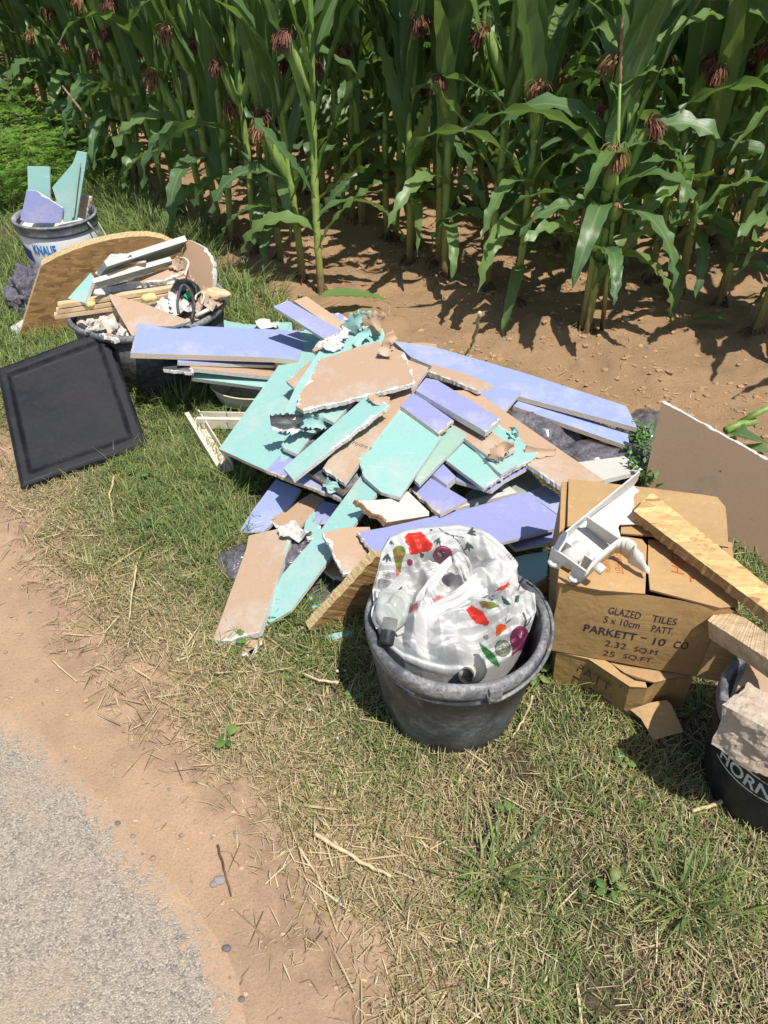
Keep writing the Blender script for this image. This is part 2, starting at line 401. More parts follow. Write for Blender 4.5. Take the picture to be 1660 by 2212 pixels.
ROAD_EDGE = wpoly([(-900, 1050), (-300, 1400), (0, 1560), (50, 1588), (100, 1648), (165, 1708), (235, 1798), (300, 1888), (360, 1948), (410, 2018), (460, 2098), (485, 2198), (520, 2400), (560, 2900)])
def d_verge(X, Y):                      # >0 inside the grass verge, distance to the dirt side
    return sdist(DIRT_EDGE, X, Y)
def d_field(X, Y): return -sdist(FIELD_EDGE, X, Y)     # >0 on the verge side
def wob(X, Y): return (fbm(X, Y, 5, 4, 3) - .47) * .30 + (fbm(X, Y, 22, 2, 9) - .35) * .06

def axis_pts(a, b, st, far):
    mid = list(np.arange(a, b + st / 2, st)); s = st * 1.6; lo = []; x = a
    while x > -far: x -= s; lo.append(x); s *= 1.5
    hi = []; s = st * 1.6; x = mid[-1]
    while x < far: x += s; hi.append(x); s *= 1.5
    return np.array(lo[::-1] + mid + hi)
def sheet(name, xs, ys, zfn, attrfn, mat, keep=None):
    X, Y = np.meshgrid(xs, ys); Z = zfn(X, Y); nx, ny = len(xs), len(ys)
    co = np.stack([X, Y, Z], -1).reshape(-1, 3)
    i = np.arange(nx - 1)[None, :] + np.arange(ny - 1)[:, None] * nx
    q = np.stack([i, i + 1, i + nx + 1, i + nx], -1).reshape(-1, 4)
    if keep is not None:
        k = keep(X, Y).reshape(-1); q = q[k[q].any(1)]
    me = bpy.data.meshes.new(name); me.vertices.add(len(co)); me.vertices.foreach_set('co', co.astype(np.float32).ravel())
    me.loops.add(q.size); me.loops.foreach_set('vertex_index', q.ravel().astype(np.int32))
    me.polygons.add(len(q)); me.polygons.foreach_set('loop_start', np.arange(0, q.size, 4, dtype=np.int32))
    me.polygons.foreach_set('use_smooth', np.ones(len(q), dtype=bool)); me.update(calc_edges=True)
    a = me.color_attributes.new('zone', 'FLOAT_COLOR', 'POINT'); c = np.ones((len(co), 4), np.float32); c[:, :3] = np.stack(attrfn(X, Y), -1).reshape(-1, 3)
    a.data.foreach_set('color', c.ravel()); me.materials.append(mat)
    o = bpy.data.objects.new(name, me); link(o); return o
def dirt_nodes(b, v, c):
    n = b.noise(v, 3.0, 5, .6); g = b.noise(v, 170, 6, .8); col = b.mix(b.ramp(n, [(.35, 0), (.68, 1)]), sc(c, .80), sc(c, 1.12))
    col = b.mix(b.ramp(g, [(.3, .75), (.52, 0)]), col, sc(c, .55)); col = b.mix(b.ramp(g, [(.62, 0), (.75, .6)]), col, sc(c, 1.5))
    return col, g
def m_ground():
    b = NB('soil'); v = b.coord('Object'); at = b.n('ShaderNodeVertexColor', layer_name='zone'); sp = b.n('ShaderNodeSeparateColor'); b.l(at.outputs[0], sp.inputs[0])
    lit, damp, shoulder = sp.outputs
    soil, g1 = dirt_nodes(b, v, (.40, .25, .135)); sh, g2 = dirt_nodes(b, v, (.49, .325, .205))
    dn = b.noise(v, 15, 6, .7)
    sh = b.mix(b.math('MULTIPLY', damp, b.ramp(dn, [(.38, 0), (.60, .75)])), sh, (.24, .15, .09))
    col = b.mix(shoulder, soil, sh)
    straw = b.noise(b.coord(scale=(40, 120, 40), rot=(0, 0, .6)), 2.5, 4, .7, 1.0); straw2 = b.noise(b.coord(scale=(120, 40, 40), rot=(0, 0, .2)), 2.5, 4, .7, 1.0)
    lc = b.mix(b.ramp(straw, [(.45, 0), (.6, 1)]), (.022, .016, .009), (.16, .115, .06)); lb = b.mix(b.ramp(straw, [(.4, 0), (.55, 1)]), (.12, .08, .045), (.44, .33, .18)); lc = b.mix(b.ramp(lit, [(.74, 0), (.95, 1)]), lb, lc); lc = b.mix(b.ramp(straw2, [(.5, 0), (.62, .8)]), lc, (.12, .09, .045))  # darkest litter under dense grass paints the shade in gaps between blades
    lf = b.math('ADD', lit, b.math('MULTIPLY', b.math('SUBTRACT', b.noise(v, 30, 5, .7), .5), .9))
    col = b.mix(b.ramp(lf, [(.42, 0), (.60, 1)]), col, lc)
    wv = b.n('ShaderNodeTexVoronoi', feature='DISTANCE_TO_EDGE'); wn = b.n('ShaderNodeVectorMath', operation='ADD')
    tn = b.n('ShaderNodeTexNoise'); b.l(v, tn.inputs['Vector']); tn.inputs['Scale'].default_value = 18
    ms = b.n('ShaderNodeVectorMath', operation='SCALE'); b.l(tn.outputs[1], ms.inputs[0]); ms.inputs['Scale'].default_value = .09
    b.l(v, wn.inputs[0]); b.l(ms.outputs[0], wn.inputs[1]); b.l(wn.outputs[0], wv.inputs['Vector']); wv.inputs['Scale'].default_value = 11
    crk = b.math('MULTIPLY', b.ramp(wv.outputs[0], [(0, 1), (.028, 0)]), b.ramp(b.noise(v, 5, 4, .7), [(.56, 0), (.64, 1)]))
    crk = b.math('MULTIPLY', crk, shoulder); col = b.mix(b.math('MULTIPLY', crk, .35), col, (.14, .08, .045))
    hh = b.math('SUBTRACT', b.math('ADD', b.math('MULTIPLY', g1, .6), b.math('MULTIPLY', b.noise(v, 45, 8, .8), b.math('ADD', b.math('MULTIPLY', b.math('SUBTRACT', 1.0, shoulder), 2.0), 1.3))), crk)
    b.bump(hh, .75, .007); return b.set(col, .95)
def m_road():
    b = NB('dusty_asphalt'); v = b.coord('Object'); at = b.n('ShaderNodeVertexColor', layer_name='zone'); sp = b.n('ShaderNodeSeparateColor'); b.l(at.outputs[0], sp.inputs[0])
    vc = b.vor(v, 300, out='Color'); vd = b.vor(v, 300); s2 = b.n('ShaderNodeSeparateColor'); b.l(vc, s2.inputs[0])
    st = b.ramp(s2.outputs[0], [(0, (.14, .125, .112)), (.3, (.26, .228, .188)), (.7, (.395, .34, .268)), (1, (.56, .485, .39))])
    st = b.mix(b.ramp(vd, [(.4, 0), (.8, .5)]), st, (.15, .13, .11))
    big = b.noise(v, 7, 6, .7, .5); st = b.mix(b.ramp(big, [(.50, 0), (.68, .6)]), st, (.42, .29, .19))
    st = b.mix(b.ramp(b.noise(v, 55, 5, .7), [(.40, 0), (.7, .7)]), st, (.41, .335, .255))
    dirt, g = dirt_nodes(b, v, (.49, .325, .205))
    f = b.math('ADD', sp.outputs[0], b.math('MULTIPLY', b.math('SUBTRACT', b.noise(v, 42, 6, .75), .5), 1.0))
    f = b.math('ADD', f, b.math('MULTIPLY', b.math('SUBTRACT', b.noise(v, 5, 4, .6), .5), .5))
    m = b.ramp(f, [(.40, 0), (.62, 1)]); col = b.mix(m, st, dirt)
    h = b.mix(m, b.ramp(vd, [(.1, 1), (.8, 0)]), g); b.bump(h, .6, .004); return b.set(col, .92)
GX = axis_pts(-4.0, 3.6, .03, 400); GY = axis_pts(.25, 8.5, .03, 400)
def ground_z(X, Y):
    dv = d_verge(X, Y); df = d_field(X, Y)
    fieldm = np.clip(-df / .12, 0, 1); shm = np.clip(-dv / .05, 0, 1); near = np.clip((12 - np.abs(Y - 4)) / 4, 0, 1) * np.clip((10 - np.abs(X)) / 4, 0, 1)
    clod = np.maximum(fbm(X, Y, 15, 4, 21) - .45, 0) * .11 + (fbm(X, Y, 2.2, 3, 5) - .45) * .035
    z = fieldm * clod + (1 - fieldm) * (1 - shm) * (fbm(X, Y, 6, 3, 8) - .45) * .02 + shm * ((fbm(X, Y, 14, 4, 31) - .45) * .007)
    q = .81 * X + .58 * Y                    # the plant rows stand on low ridges
    z = z + fieldm * .015 * np.cos((q - 1.72) / .71 * 2 * pi)
    rd = sdist(ROAD_EDGE, X, Y); z = z - .012 * np.clip((.03 - rd) / .05, 0, 1)
    return z * near
def ground_attr(X, Y):
    dv = d_verge(X, Y) + wob(X, Y); df = d_field(X, Y) + wob(X + 5, Y)
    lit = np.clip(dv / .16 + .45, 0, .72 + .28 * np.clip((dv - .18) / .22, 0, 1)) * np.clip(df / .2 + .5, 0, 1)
    damp = np.clip(1.05 - np.abs(dv + .06) / .12, 0, 1); sh = np.clip(df / .1, 0, 1)
    return lit, damp, sh
ground = tag(sheet('ground', GX, GY, ground_z, ground_attr, m_ground()), kind='structure')
def road_attr(X, Y):
    d = sdist(ROAD_EDGE, X, Y)
    far = np.clip((Y - 1.25) / .8, 0, 1)
    return np.clip(.5 + d / (.24 + .4 * far), 0, 1), d * 0, d * 0
def road_z(X, Y):
    d = sdist(ROAD_EDGE, X, Y)
    return .004 - np.clip((d - .02) / .05, 0, 1) * .018 - np.clip((d - .07) / .3, 0, 1) * .01
road = tag(sheet('road', np.arange(-7, .6, .025), np.arange(-4, 4.2, .025), road_z, road_attr, m_road(), keep=lambda X, Y: sdist(ROAD_EDGE, X, Y) < .09), kind='structure')
# ================================================================ MAIZE FIELD
def m_leaf():
    b = NB('maize_leaf'); tc = b.n('ShaderNodeTexCoord'); sp = b.n('ShaderNodeSeparateXYZ'); b.l(tc.outputs['UV'], sp.inputs[0])
    u = b.math('ABSOLUTE', b.math('SUBTRACT', sp.outputs[0], .5)); v = b.coord('Object'); rnd = b.n('ShaderNodeObjectInfo').outputs['Random']
    base = b.ramp(rnd, [(0, (.08, .155, .068)), (.5, (.118, .215, .085)), (1, (.19, .30, .085))])
    mp = b.n('ShaderNodeMapping'); b.l(tc.outputs['UV'], mp.inputs[0]); mp.inputs['Scale'].default_value = (60, 1.2, 1)
    vein = b.noise(mp.outputs[0], 1.0, 2); col = b.mix(b.ramp(vein, [(.4, 0), (.65, .45)]), base, (.16, .26, .10))
    col = b.mix(b.ramp(b.noise(v, 9, 4), [(.5, 0), (.75, .5)]), col, (.13, .20, .05))
    col = b.mix(b.ramp(u, [(.018, 1), (.05, 0)]), col, (.24, .31, .13))
    tip = b.ramp(b.math('ADD', sp.outputs[1], b.math('MULTIPLY', b.noise(v, 25, 3), .25)), [(1.08, 0), (1.18, .8)]); col = b.mix(tip, col, (.36, .27, .12))
    b.set(col, .36); b.p.inputs['Specular IOR Level'].default_value = .55
    b.bump(vein, .25, .002)
    t = b.n('ShaderNodeBsdfTranslucent'); b.l(b.mix(.5, col, (.26, .44, .03)), t.inputs[0]); mx = b.n('ShaderNodeMixShader'); mx.inputs[0].default_value = .40
    b.l(b.p.outputs[0], mx.inputs[1]); b.l(t.outputs[0], mx.inputs[2]); b.l(mx.outputs[0], b.out.inputs[0]); return b.m
def m_stalk():
    b = NB('maize_stalk'); v = b.coord('Object'); sp = b.n('ShaderNodeSeparateXYZ'); b.l(v, sp.inputs[0])
    col = b.ramp(sp.outputs[2], [(0, (.13, .06, .04)), (.10, (.19, .14, .055)), (.22, (.32, .36, .09)), (.6, (.26, .36, .085)), (1, (.15, .26, .055))])
    n = b.noise(b.coord(scale=(90, 90, 4)), 1, 3); col = b.mix(b.ramp(n, [(.4, 0), (.7, .5)]), col, (.25, .31, .10))
    k = b.noise(v, 17, 4, .7); col = b.mix(b.ramp(k, [(.56, 0), (.72, .5)]), col, (.07, .10, .03)); return b.set(col, .45)
def m_simple(name, c1, c2, scale, rough=.6, stretch=None):
    b = NB(name); v = b.coord('Object', scale=stretch); col = b.mix(b.ramp(b.noise(v, scale, 4), [(.35, 0), (.65, 1)]), c1, c2); return b.set(col, rough)
MAT['leaf'] = m_leaf(); MAT['stalk'] = m_stalk()
MAT['husk'] = m_simple('maize_husk', (.13, .22, .04), (.24, .34, .085), 1.0, .5, (60, 60, 5))
MAT['silk'] = m_simple('maize_silk', (.065, .018, .016), (.24, .10, .05), 30, .7)
MAT['silkpale'] = m_simple('pale_silk', (.30, .20, .07), (.17, .06, .035), 25, .7)
MAT['drystalk'] = m_simple('dry_straw', (.42, .31, .16), (.62, .50, .29), 1.0, .7, (60, 60, 8))
MAT['root'] = m_simple('brace_root', (.055, .032, .022), (.16, .09, .055), 20, .85)
MAT['tassel'] = m_simple('maize_tassel', (.36, .25, .13), (.16, .10, .06), 60, .8)

def leaf_mesh(L, W, phi0, droop, wave, twist, seed, base=(0, 0, 0), az=0.0, bend=0.0, ex=1.35):
    """arched blade; phi0 start elevation, droop total turn downward"""
    rg = random.Random(seed); n = 18; cols = 5; vs = []; uv = []; fs = []
    x = z = 0.0; ph1, ph2 = rg.uniform(0, 6), rg.uniform(0, 6); fq = rg.uniform(9, 14); yaw = 0.0; y = 0.0
    for i in range(n + 1):
        s = i / n; el = phi0 - droop * (s ** ex); st = L / n
        if i: x += st * cos(el) * cos(yaw); y += st * cos(el) * sin(yaw); z += st * sin(el)
        yaw = bend * s * s
        wd = W * (min(1, .45 + s * 3.0)) * max(0.0, 1 - s ** 2.6) ** .75 * (1 if s < .98 else .3) + .0015
        tw = twist * s; nx_, nz_ = -sin(el), cos(el)
        for c in range(cols):
            u = c / (cols - 1); k = (u - .5) * 2
            lift = abs(k) * wd * .16 * (1 - s * .5) + abs(k) ** 3 * wave * sin(fq * s * 3.1 + (ph1 if k > 0 else ph2)) * (.25 + s)
            sx = k * wd * .5
            oy = sx * cos(tw); on = sx * sin(tw) + lift
            vs.append((x + nx_ * on - sin(yaw) * oy, y + oy * cos(yaw), z + nz_ * on)); uv.append((u, s))
    for i in range(n):
        for c in range(cols - 1):
            a = i * cols + c; fs.append([a, a + 1, a + cols + 1, a + cols])
    ca, sa = cos(az), sin(az); bx, by, bz = base
    vs = [(bx + X * ca - Y * sa, by + X * sa + Y * ca, bz + Z) for X, Y, Z in vs]
    me = bpy.data.meshes.new('leaf'); me.from_pydata(vs, [], fs); ul = me.uv_layers.new(name='UVMap')
    li = np.zeros(len(me.loops), np.int32); me.loops.foreach_get('vertex_index', li); ul.data.foreach_set('uv', np.array(uv, np.float32)[li].ravel())
    me.polygons.foreach_set('use_smooth', [True] * len(me.polygons)); me.materials.append(MAT['leaf']); return me
def add_mesh(name, me, parent): o = bpy.data.objects.new(name, me); return link(o, parent)
def ear_parts(root, base, az, tilt, L, seed, pale=False):
    rg = random.Random(seed); d = Vector((cos(az) * sin(tilt), sin(az) * sin(tilt), cos(tilt)))
    mb = MB(); prof = [(.006, 0), (.015, .03 * L / .22), (.022, .25 * L), (.025, .5 * L), (.021, .75 * L), (.012, .93 * L), (.003, 1.0 * L)]
    mb.lathe(prof, base, 12, 0, d, jit=lambda a, z: .0015 * sin(3 * a + z * 40))
    for k in range(3):                       # loose husk tips
        a = rg.uniform(0, 6.28); q = d.orthogonal().normalized(); q.rotate(Matrix.Rotation(a, 3, d)); e = Vector(base) + d * (L * .9)
        mb.add([e + q * .010, e - q * .004, e + d * .05 + q * .03], [[0, 1, 2]])
    h = mb.build('husk', MAT['husk'], root, True, local=True)
    mb = MB(); tip = Vector(base) + d * (L * .97); k_ = L / .22
    for k in range(170):
        a = rg.uniform(0, 6.28); r = rg.uniform(0, 1) ** .6; q = d.orthogonal().normalized(); q.rotate(Matrix.Rotation(a, 3, d))
        p = tip + q * .007 * r - d * .012; ln = rg.uniform(.04, .10) * k_; w_ = rg.uniform(.0014, .0028); pts = []; v = (d * 1.3 + q * (.28 * r)).normalized(); g = rg.uniform(.6, 1.2)
        for j in range(6):
            pts.append(p.copy()); v = (v + Vector((rg.uniform(-.22, .22), rg.uniform(-.22, .22), -g if j else 0))).normalized(); p = p + v * ln / 5
        sd_ = q.cross(Vector((0, 0, 1))); sd_ = (sd_.normalized() if sd_.length > .1 else Vector((1, 0, 0))) * w_
        for j in range(5): mb.add([pts[j] - sd_, pts[j] + sd_, pts[j + 1] + sd_, pts[j + 1] - sd_], [[0, 1, 2, 3]])
    s = mb.build('silk', MAT['silkpale'] if pale else MAT['silk'], h, local=True)
    return h
def stalk_mesh(H, r0, nodes, seed, lean):
    mb = MB(); rg = random.Random(seed); path = []; rad = []
    zs = sorted(set([0, .02] + [z + d for z in nodes for d in (-.018, 0, .015)] + [H]))
    for z in zs:
        s = z / H; path.append((lean[0] * s * s + .012 * sin(z * 3 + seed), lean[1] * s * s + .012 * cos(z * 2.5 + seed), z - .03 if z == 0 else z))
        bul = .0025 if any(abs(z - q) < .003 for q in nodes) else 0
        rad.append(r0 * (1 - .55 * s) * (1.0 if z > .05 else 1.1) + bul + (.002 if z > .3 and int(z * 7) % 2 else 0))
    mb.tube(path, rad, 10); return mb, path
def at_h(path, z):
    for a, b in zip(path[:-1], path[1:]):
        if a[2] <= z <= b[2]:
            t = (z - a[2]) / max(1e-6, b[2] - a[2]); return (a[0] + (b[0] - a[0]) * t, a[1] + (b[1] - a[1]) * t, z)
    return path[-1]
PROTO_GROUP = 'maize plants of the field'
EAR_AZ = {}
def maize(seed, name='maize_plant', H=2.05, low=True, ears=1, leaves=None, bushy=False):
    rg = random.Random(seed); root = thing(name, 'maize', 'maize', (0, 0, 0), PROTO_GROUP)
    nodes = [.06, .13, .21, .29, .37, .46, .55, .65, .75, .86, .97, 1.09, 1.22, 1.37, 1.54, 1.74]; nodes = [z * H / 2.05 + rg.uniform(-.02, .02) for z in nodes]
    mb, path = stalk_mesh(H, rg.uniform(.0165, .0205), nodes, seed, (rg.uniform(-.1, .1), rg.uniform(-.1, .1)))
    mb.build('stalk', MAT['stalk'], root, True, local=True)
    mb = MB()
    for k in range(11):
        a = k * .571 + rg.uniform(-.2, .2); r = rg.uniform(.035, .075); z = rg.uniform(.02, .07)
        mb.tube([(0.012 * cos(a), .012 * sin(a), z), (r * .6 * cos(a), r * .6 * sin(a), z * .7), (r * cos(a), r * sin(a), -.02)], [.004, .0035, .0025], 5)
    mb.build('brace_roots', MAT['root'], root, True, local=True)
    az0 = rg.uniform(0, 6.28)
    for i, z in enumerate(nodes):
        if i < 2 or (i == 2 and rg.random() < .5) or (i > 11 and i % 2): continue
        az = az0 + pi * i + rg.uniform(-.45, .45); mid = 1 - abs(i - 8.5) / 9.0
        L = (.52 + .38 * mid) * rg.uniform(.85, 1.12); W = (.066 + .040 * mid) * rg.uniform(.85, 1.15) * (.6 if i > 11 else 1)
        if bushy and i <= 8:
            for xx in range(1): add_mesh('leaf', leaf_mesh(L * rg.uniform(.6, .95), W * rg.uniform(.8, 1.1), rg.uniform(.9, 1.3), rg.uniform(1.6, 2.6), .014, rg.uniform(-1.2, 1.2), seed * 57 + i * 3 + xx, at_h(path, z + .02), az + 1.6 + 1.4 * xx + rg.uniform(-.5, .5), rg.uniform(-.6, .6)), root)
        if i <= 6: me = leaf_mesh(L * .68, W * .88, *rg.choice(((1.25, rg.uniform(.3, .9)), (1.2, rg.uniform(2.3, 2.7)), (1.1, rg.uniform(2.2, 2.6)))), .014, rg.uniform(-1.5, 1.5), seed * 31 + i, at_h(path, z), az, rg.uniform(-.5, .5), rg.uniform(.5, .9))
        else: me = leaf_mesh(L, W, rg.uniform(1.28, 1.48), rg.choice((rg.uniform(.1, .6), rg.uniform(.3, .9), rg.uniform(.3, 1.0), rg.uniform(1.9, 2.7))), .012, rg.uniform(-.9, .9), seed * 31 + i, at_h(path, z), az, rg.uniform(-.5, .5))
        add_mesh('leaf', me, root)
        if i > 99:                            # leaf sheath hugging the stalk below the blade
            pass
    for e in range(ears):
        z = nodes[8 + (seed % 2)] if e == 0 else nodes[6 + (seed % 3)]; az = az0 + pi * (e + 1) + rg.uniform(-.5, .5)
        EAR_AZ[root.name] = az
        ear_parts(root, at_h(path, z), az, rg.uniform(.28, .55), rg.uniform(.21, .28), seed * 7 + e, rg.random() < .3)
    mb = MB(); tp = Vector(path[-1])
    for k in range(9):
        a = k * .7; mb.tube([tp, tp + Vector((.05 * cos(a), .05 * sin(a), .12)), tp + Vector((.12 * cos(a), .12 * sin(a), .22))], [.003, .004, .002], 5)
    mb.build('tassel', MAT['tassel'], root, True, local=True)
    return root
def copy_thing(root, loc, rz, s=1.0, tilt=(0, 0)):
    r = root.copy(); COL.objects.link(r); r.location = loc; r.rotation_euler = (tilt[0], tilt[1], rz); r.scale = (s, s, s)
    for ch in root.children:
        c = ch.copy(); COL.objects.link(c); c.parent = r
        for g in ch.children:
            d = g.copy(); COL.objects.link(d); d.parent = c
    return r
protos = [maize(101 + i, ears=(1, 2, 2, 1, 2, 0, 2, 1, 2, 2)[i], H=(2.05, 1.95, 2.15, 2.0, 1.85, 1.9, 2.1, 2.0, 2.05, 1.95)[i]) for i in range(10)]
protos += [maize(131 + i, ears=2, H=2.0, bushy=True) for i in range(3)]
used = set()
ROWC = [1.01, 1.72, 2.44, 3.14, 3.85, 4.56, 5.27, 5.98, 6.69, 7.40, 8.11]
ROWNAME = ['short outermost row at the left', 'first row behind the rubble heap', 'second row from the rubble heap', 'third row reaching to the right edge', 'fourth row in',
           'fifth row in', 'sixth row deep in the field', 'seventh row deep in the field', 'eighth row deep in the field', 'ninth row deep in the field', 'tenth row deep in the field']
ROWEND = [-6.1, -2.97, -1.97, -.25, -.1, -.1, .2, .6, 1.0, 1.4, 1.8]
front = [(604, 571), (651, 615), (698, 638), (880, 571), (960, 605), (1051, 635), (1112, 665), (1253, 716), (1272, 724), (1554, 666), (1623, 728), (504, 537), (396, 470), (235, 356)]
fw = [P(x, y) for x, y in front]
flabel = {2: 'maize plant at the end of its row, its lowest leaf lying across the soil', 6: 'maize plant with splayed roots casting a leafy shadow on bare soil',
          7: 'thick stemmed maize plant in the front clump of stalks on bare soil', 8: 'slimmer stalk leaning in the front maize clump on bare soil',
          0: 'maize plant beside the tall grass tuft, two stalks left of the row end', 1: 'maize plant second from the end of the left row',
          3: 'maize plant at the inner start of the middle row', 4: 'maize plant left of the ear with pale silk in the middle row', 5: 'maize plant in the middle of the gap behind the heap',
          9: 'maize plant standing deep at the right with drooping lower leaves', 10: 'maize plant nearest the right edge of the photo', 11: 'maize plant behind the grass beside the curved board',
          12: 'maize plant rising behind the feathery green weeds on their right', 13: 'maize plant rising behind the middle of the feathery green weeds'}
plants = []
for i, q in enumerate(fw): plants.append((q.x, q.y, flabel[i], i))
for k, c in enumerate(ROWC):
    t = ROWEND[k]
    while t > -11:
        tt = t + RNG.uniform(-.05, .05); x = c * .81 + tt * .58 + RNG.uniform(-.04, .04); y = c * .58 - tt * .81 + RNG.uniform(-.04, .04); t -= .15
        if y > 10.5 or y < 1.7: continue
        if min((x - q.x) ** 2 + (y - q.y) ** 2 for q in fw) < .15 ** 2: continue
        px, py = proj(x, y, .4)
        if px < -190 or px > (2300 if k == 3 else 1900): continue
        if k == 3 and px > 1700 and RNG.random() < .35: continue
        plants.append((x, y, 'green maize plant in the ' + ROWNAME[k], -1))
plants = plants[:len(fw)] + sorted(plants[len(fw):], key=lambda p: p[1])
print('maize candidates', len(plants))
things = plants[:298]; rest = plants[298:]
for i, (x, y, lab, fi) in enumerate(things):
    k = (i * 7 + 3) % 10 if fi < 0 else (fi * 3 + 1) % 10
    if fi in (2,): k = 0
    if fi in (7, 8, 9, 10, 6) or (fi < 0 and 'third row' in lab and i % 3 < 2) or (fi < 0 and 'fourth row' in lab and i % 3 < 1): k = 10 + i % 3
    pr = protos[k]; rz = RNG.uniform(0, 6.28) if k == 5 else -pi / 2 + RNG.uniform(-1.5, 1.5) - EAR_AZ[pr.name]; s = RNG.uniform(.92, 1.06)
    if k in used: r = copy_thing(pr, (x, y, 0), rz, s, (RNG.uniform(-.05, .05), RNG.uniform(-.05, .05)))
    else: used.add(k); r = pr; r.location = (x, y, 0); r.rotation_euler = (0, 0, rz); r.scale = (s, s, s)
    r['label'] = lab; r['category'] = 'maize plant'; r['group'] = PROTO_GROUP
for k, pr in enumerate(protos):
    if k not in used: pr.location = (-3 - k * .2, 9, 0); pr['label'] = 'green maize plant in the far left rows'
# the mass of plants further in: one object
def merged(name, src, places, keep=('leaf', 'stalk')):
    vs_all = []; fs_all = []; mi_all = []; uv_all = []; o = 0
    data = []
    for ch in src:
        kind = ch.name.split('.')[0]
        if kind not in keep: continue
        me = ch.data; co = np.zeros(len(me.vertices) * 3); me.vertices.foreach_get('co', co); data.append((kind, co.reshape(-1, 3), [list(p.vertices) for p in me.polygons]))
    for (x, y, rz, s) in places:
        ca, sa = cos(rz) * s, sin(rz) * s
        for kind, co, fs in data:
            X = co[:, 0] * ca - co[:, 1] * sa + x; Y = co[:, 0] * sa + co[:, 1] * ca + y
            vs_all.append(np.stack([X, Y, co[:, 2] * s], 1)); fs_all += [[i + o for i in f] for f in fs]; mi_all += [0 if kind == 'leaf' else 1] * len(fs); o += len(co)
    me = bpy.data.meshes.new(name); me.from_pydata(np.concatenate(vs_all).tolist(), [], fs_all); me.materials.append(MAT['leafmass']); me.materials.append(MAT['stalk']); me.polygons.foreach_set('material_index', mi_all)
    return link(bpy.data.objects.new(name, me))
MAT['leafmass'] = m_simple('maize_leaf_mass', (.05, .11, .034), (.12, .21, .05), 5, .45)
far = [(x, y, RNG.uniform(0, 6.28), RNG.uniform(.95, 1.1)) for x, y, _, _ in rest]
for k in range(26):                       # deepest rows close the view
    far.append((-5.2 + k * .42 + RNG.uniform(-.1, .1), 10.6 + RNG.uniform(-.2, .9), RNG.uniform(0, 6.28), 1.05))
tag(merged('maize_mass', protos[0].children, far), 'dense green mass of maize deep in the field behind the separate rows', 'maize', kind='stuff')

# fallen leaf, broken tassel tops and the small tasselled side shoot
fl = P(700, 640); o = thing('fallen_maize_leaf', 'long green maize leaf lying on the soil above the brown board tip', 'leaf', (0, 0, 0))
a = P(698, 640, .12); b_ = P(825, 664, .02); d = b_ - a
me = leaf_mesh(d.length * 1.03, .085, -.05, .35, .006, .2, 5, a, atan2(d.y, d.x)); bpy.data.objects.remove(o); o = tag(add_mesh('fallen_maize_leaf', me, None), 'long green maize leaf lying on bare soil behind the lilac boards', 'leaf')
rt = thing('side_shoot', 'slim maize side shoot topped by a brown tassel in the front clump', 'maize plant', P(1300, 722), PROTO_GROUP)
L0 = Vector(rt.location); mb = MB(); p0 = L0; p1 = PY(1332, 400, L0.y - .03); p2 = PY(1340, 180, L0.y - .05); p3 = PY(1345, 35, L0.y - .05)
mb.tube([p0, p0 + (p1 - p0) * .5, p1, p2], [.011, .009, .008, .005], 8); mb.build('stalk', MAT['stalk'], rt, True)
mb = MB(); mb.tube([p2 + (p3 - p2) * .05 * i for i in range(21)], [.004 + .003 * ((i * 7) % 3) / 2 for i in range(21)], 7); mb.build('tassel', MAT['tassel'], rt, True)
for (x0, y0, L, W, az, ph, dr) in ((1338, 190, .32, .05, .2, .7, 1.9), (1336, 215, .26, .05, 2.4, .9, 1.6), (1332, 330, .40, .075, .1, .55, 2.3), (1330, 350, .3, .07, 3.4, .6, 2.0), (1326, 420, .30, .06, 2.8, .4, 2.0), (1345, 205, .55, .06, .55, .95, 1.2)):
    q = PY(x0, y0, L0.y - .04) - L0; add_mesh('leaf', leaf_mesh(L, W, ph, dr, .012, .5, int(x0 + y0), q, az), rt)
ear_parts(rt, PY(1322, 480, L0.y - .03) - L0, -1.2, .25, .09, 77, True)
bt = P(400, 420, 0); o = MB(); a = PY(238, 330, 5.0); c = PY(135, 185, 4.9); o.tube([a, (a + c) / 2 + Vector((0, 0, .02)), c], [.006, .009, .005], 6)
tag(o.build('broken_tassel', MAT['tassel'], None, True), 'pale broken tassel leaning above the feathery green weeds', 'tassel')
# cut green stem and leaves at the right edge behind the leaning board
def strip_leaf(name, pts, W, label, mat='leaf'):
    rg = random.Random(len(label)); vs = []; uv = []; fs = []; n = len(pts)
    for i, p in enumerate(pts):
        t = (pts[min(i + 1, n - 1)] - pts[max(i - 1, 0)]).normalized(); s_ = t.cross(Vector((0, 0, 1))).normalized(); k = W * (sin(pi * (.12 + .86 * i / (n - 1)))) ** .7 / 2
        for c in range(5): u = (c - 2) / 2; vs.append(p + s_ * u * k + Vector((0, 0, abs(u) * k * .35))); uv.append((c / 4, i / (n - 1)))
    for i in range(n - 1):
        for c in range(4): a = i * 5 + c; fs.append([a, a + 1, a + 6, a + 5])
    c0 = sum(pts, Vector()) / n
    me = bpy.data.meshes.new(name); me.from_pydata([v - c0 for v in vs], [], fs); ul = me.uv_layers.new(name='UVMap')
    li = np.zeros(len(me.loops), np.int32); me.loops.foreach_get('vertex_index', li); ul.data.foreach_set('uv', np.array(uv, np.float32)[li].ravel()); me.materials.append(MAT[mat])
    me.polygons.foreach_set('use_smooth', [True] * len(fs)); o = add_mesh(name, me, None); o.location = c0; return tag(o, label, 'leaf')
mb = MB(); mb.tube([P(*RR(1270, 1190), .12), P(*RR(1400, 1130), .13), P(*RR(1545, 1105), .13)], [.014, .013, .012], 10)
mb.tube([P(*RR(1390, 1125), .12), P(*RR(1530, 1045), .16), P(*RR(1720, 950), .2)], [.011, .010, .009], 10)
